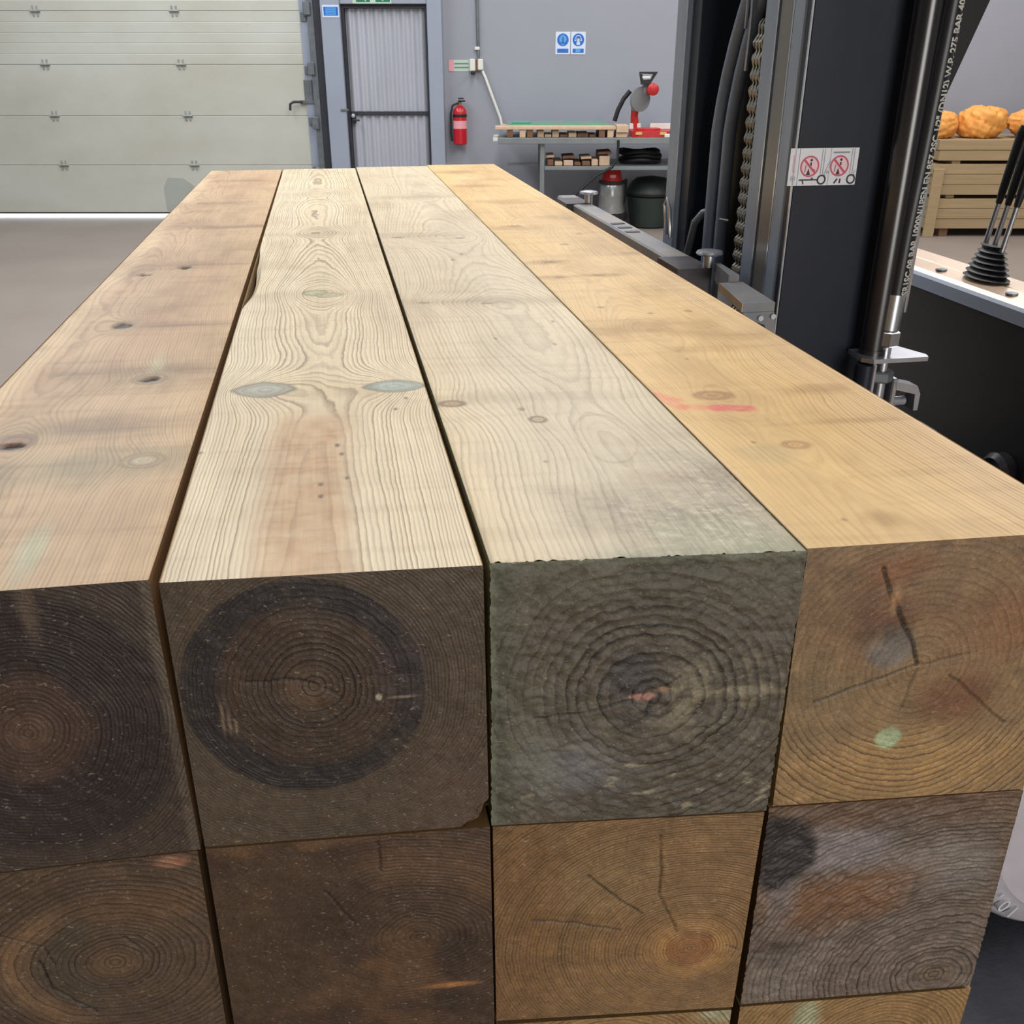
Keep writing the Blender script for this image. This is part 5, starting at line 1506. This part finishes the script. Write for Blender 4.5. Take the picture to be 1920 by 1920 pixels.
# tilt/lift cylinder tube and printed hydraulic hose behind the near upright
T.part('cylinder_tube', MB().tube([(0.817, 0.955, 1.09), (0.817, 0.955, 1.27), (0.818, 0.955, 2.3)], 0.021, 24), M_cyl, smooth=True)
T.part('tube_collar', MB().tube([(0.817, 0.955, 1.085), (0.817, 0.955, 1.10)], 0.0235, 24), M_cyl, smooth=True)
T.part('tube_collar', MB().tube([(0.817, 0.955, 1.292), (0.817, 0.955, 1.296)], 0.0215, 24), M_cyl, smooth=True)
hp = [(0.8365, 0.945, 1.19), (0.838, 0.945, 1.3), (0.843, 0.945, 1.42), (0.848, 0.947, 1.55), (0.853, 0.95, 1.68), (0.858, 0.95, 1.9), (0.86, 0.95, 2.3)]
hs = T.part('hydraulic_hose', MB().tube(hp, 0.0165, 20), M_hoseblk, smooth=True)
# printing wrapped on the hose, reading upwards


def hose_point(s):
    z = 1.195 + s
    for a, b in zip(hp[:-1], hp[1:]):
        if a[2] <= z <= b[2]:
            t = (z - a[2]) / (b[2] - a[2])
            return tuple(a[i] + (b[i] - a[i]) * t for i in range(3))
    return hp[-1]


tx = MB().text('SR1SC-08 BAR 1000N/1PEN EN 857 2SC 1/2" (DN12) W.P. 275 BAR 4000 PSI', 0.0175, align='LEFT', bold=0.0006)
L_ = max(v[0] for v in tx.v)
nv = []
ang0 = math.radians(-64)
for (a, b, c) in tx.v:
    s = a / L_ * 0.47
    cx_, cy_, cz_ = hose_point(s)
    an = ang0 - b / 0.0165
    nv.append((cx_ + 0.0178 * math.cos(an), cy_ + 0.0178 * math.sin(an), cz_))
tx.v = nv
T.part('hose_print', tx, M_print, hs)
fit = T.part('hose_fitting', MB().tube([(0.8355, 0.945, 1.135), (0.8365, 0.945, 1.195)], 0.0175, 20), M_brushed, smooth=True)
T.part('hex_nut', MB().lathe([(0.0165, 0), (0.0205, 0.003), (0.0205, 0.025), (0.0165, 0.028)], 6, rotM((0.8355, 0.945, 1.106), rz=0.25)), M_brushed, fit)
T.part('stub_pipe', MB().tube([(0.8355, 0.945, 0.95), (0.8355, 0.945, 1.106)], 0.0105, 14), M_brushed, smooth=True)
T.part('lock_nut', MB().lathe([(0.018, 0), (0.021, 0.003), (0.021, 0.017), (0.018, 0.02)], 6, rotM((0.8355, 0.945, 1.043), rz=0.6)), M_zinc, fit)
# bent bracket that carries the fitting
br = T.part('bracket', MB().prism([(0.80, 0.915), (0.90, 0.915), (0.905, 0.93), (0.885, 0.985), (0.79, 0.985), (0.785, 0.93)], 1.084, 1.0915, 'z'), M_brushed)
T.part('bracket_leg', MB().box((0.80, 0.913, 1.02), (0.8075, 0.95, 1.0838), 0.002), M_brushed, br)
T.part('clamp', MB().tube([(0.795, 0.93, 0.99), (0.795, 0.93, 1.08)], 0.017, 14), M_mast, smooth=True)
T.part('clamp_ring', MB().lathe([(0.02, 0.993), (0.026, 0.995), (0.026, 1.002), (0.02, 1.004)], 18, rotM((0.797, 0.93, 0))), M_brushed)
cl = T.part('hinge_block', MB().prism([(0.855, 1.045), (0.90, 1.035), (0.908, 1.02), (0.908, 0.99), (0.90, 0.99), (0.898, 1.02), (0.86, 1.03)], 0.93, 0.96, 'y').box((0.852, 0.93, 0.95), (0.862, 0.96, 1.05), 0.002), M_brushed)
T.part('pin', MB().tube([(0.862, 0.945, 1.005), (0.888, 0.945, 1.005)], 0.008, 12).tube([(0.862, 0.945, 0.975), (0.885, 0.945, 0.975)], 0.0095, 12), M_brushed, cl, smooth=True)
T.part('foot_plate', MB().box((0.86, 0.91, 0.93), (0.945, 0.97, 0.955), 0.003), M_zinc)

# overhead guard leg
T.part('guard_leg', MB().prism([(0.82, 0.75), (0.882, 0.75), (0.884, 1.4), (0.905, 1.48), (0.965, 1.655), (1.12, 2.1), (0.98, 2.1), (0.83, 1.5), (0.82, 1.4)], 1.015, 1.07, 'y'), M_body)
T.part('guard_wire', MB().tube([(0.866, 0.955, 1.16), (0.8655, 0.955, 1.3), (0.87, 0.96, 1.36)], 0.003, 6), M_brushed)

# body, cowl, levers
T.part('body', MB().prism([(1.2, 0.32), (1.2, 1.085), (1.22, 1.1), (1.3, 1.1), (1.32, 0.9), (2.3, 0.9), (2.35, 0.32)], 0.80, 2.0, 'y'), M_body)
T.part('floor_pan', MB().box((0.84, 1.02, 0.34), (1.199, 1.95, 0.6), 0.01), M_body)
cw = T.part('cowl', MB().prism([(1.195, 1.108), (1.195, 1.122), (1.205, 1.128), (1.245, 1.134), (1.249, 1.128), (1.253, 1.134), (1.30, 1.138), (1.30, 1.101), (1.2, 1.101)], 0.80, 2.0, 'y'), M_cowl)
T.part('cowl_edge', MB().prism([(1.1895, 1.09), (1.1945, 1.09), (1.1945, 1.122), (1.1895, 1.116)], 0.80, 2.0, 'y'), M_jamb, cw)
scr = MB()
for yy in (0.95, 1.16, 1.4, 1.62):
    scr.lathe([(0.012, 1.131), (0.012, 1.1345), (0.006, 1.136)], 12, rotM((1.222, yy, 0)))
T.part('screw', scr, M_zinc, cw)
T.part('front_lamp', MB().lathe([(0.045, 0), (0.045, 0.02), (0.035, 0.03), (0.03, 0.022), (0.01, 0.02)], 24, rotM((1.199, 1.04, 0.8), ry=-math.pi / 2)), M_cyl, smooth=True)
T.part('front_panel', MB().box((1.19, 0.86, 0.5), (1.1995, 0.98, 0.93), 0.004), M_hoseblk)
# pleated boot
prof = []
for i in range(6):
    r0 = 0.040 - i * 0.0030
    z = 1.139 + i * 0.0105
    prof += [(r0, z), (r0 - 0.009, z + 0.0055)]
prof += [(0.022, 1.204), (0.016, 1.206)]
Sk = Matrix.Identity(4)
Sk[0][2] = 0.03
bt = MB().lathe(prof, 28, rotM((1.250 - 0.03 * 1.14, 1.285, 0)) @ Sk @ Matrix.Diagonal((0.85, 1.6, 1, 1)))
boot = T.part('lever_boot', bt, M_black)
for (y0, dx) in ((1.313, 0.0), (1.284, 0.0), (1.256, 0.0)):
    b0 = Vector((1.252 + dx, y0, 1.195))
    dr = Vector((0.05, -0.12, 1.0)).normalized()
    lv = T.part('lever', MB().tube([b0, b0 + dr * 0.1], 0.0055, 10), M_brushed, smooth=True)
    k1 = b0 + dr * 0.09
    T.part('grip', MB().tube([k1, k1 + dr * 0.018, k1 + dr * 0.028, k1 + dr * 0.135, k1 + dr * 0.15], [0.006, 0.0075, 0.0082, 0.009, 0.005], 12), M_black, lv, smooth=True)

# wheels
for (wx, wy) in ((1.235, 0.605), (1.235, 1.90)):
    Mw = rotM((wx, wy, 0.3125), rx=-math.pi / 2)
    w = T.part('wheel', MB().lathe([(0.16, 0.0), (0.20, -0.012), (0.225, -0.006), (0.235, -0.014), (0.245, -0.008), (0.28, 0.004), (0.297, 0.022), (0.3, 0.05), (0.3, 0.16), (0.285, 0.19), (0.16, 0.19)], 48, Mw), M_tyre, smooth=True)
    T.part('hub', MB().lathe([(0.02, -0.01), (0.06, -0.012), (0.07, 0.01), (0.13, 0.03), (0.158, 0.005), (0.158, 0.18), (0.02, 0.18)], 32, Mw), M_zinc, w, smooth=True)
    nt_ = MB()
    for a in range(5):
        nt_.lathe([(0.014, -0.008), (0.014, 0.016)], 6, Mw @ rotM((0.1 * math.cos(a * 1.2566), 0.1 * math.sin(a * 1.2566), 0)))
    T.part('wheel_nut', nt_, M_zinc, w)
    if wy < 1:
        lt = MB()
        for i, chh in enumerate("10'1-8 10"):
            if chh == ' ':
                continue
            a = math.radians(232 - i * 6.5)
            rm = 0.264
            lt.text(chh, 0.04, rotM((wx + rm * math.cos(a), wy - 0.0075, 0.3125 + rm * math.sin(a)), rx=math.pi / 2) @ Matrix.Rotation(a - math.pi / 2 + math.pi, 4, 'Z'), 0.004)
        T.part('tyre_lettering', lt, M_stickwhite, w, kind='stuff')
T.part('rear_wheel', MB().lathe([(0.03, 0), (0.1, 0), (0.12, 0.01), (0.21, 0.0), (0.22, 0.02), (0.22, 0.14), (0.2, 0.16), (0.03, 0.16)], 32, rotM((2.1, 0.9, 0.22), rx=-math.pi / 2)), M_body, smooth=True)
T.part('rear_wheel', MB().lathe([(0.03, 0), (0.1, 0), (0.12, 0.01), (0.21, 0.0), (0.22, 0.02), (0.22, 0.14), (0.2, 0.16), (0.03, 0.16)], 32, rotM((2.1, 1.72, 0.22), rx=-math.pi / 2)), M_body, smooth=True)
T.part('axle', MB().tube([(1.235, 0.80, 0.3125), (1.235, 1.89, 0.3125)], 0.05, 14), M_body)
mm_ = MB().prism([(0.55, -0.9), (1.75, -0.9), (1.75, 1.0), (0.75, 1.0), (0.55, 0.9)], 0.0005, 0.012, 'z')  # dark sheet added in place of the shade between stack and truck
single('floor_shade_sheet', mm_, M_floorshade, 'scuffed dark sheet added for the shade on the floor under the white truck wheel', 'dark sheet', (1.4, 0.0, 0.0005), stack=True)
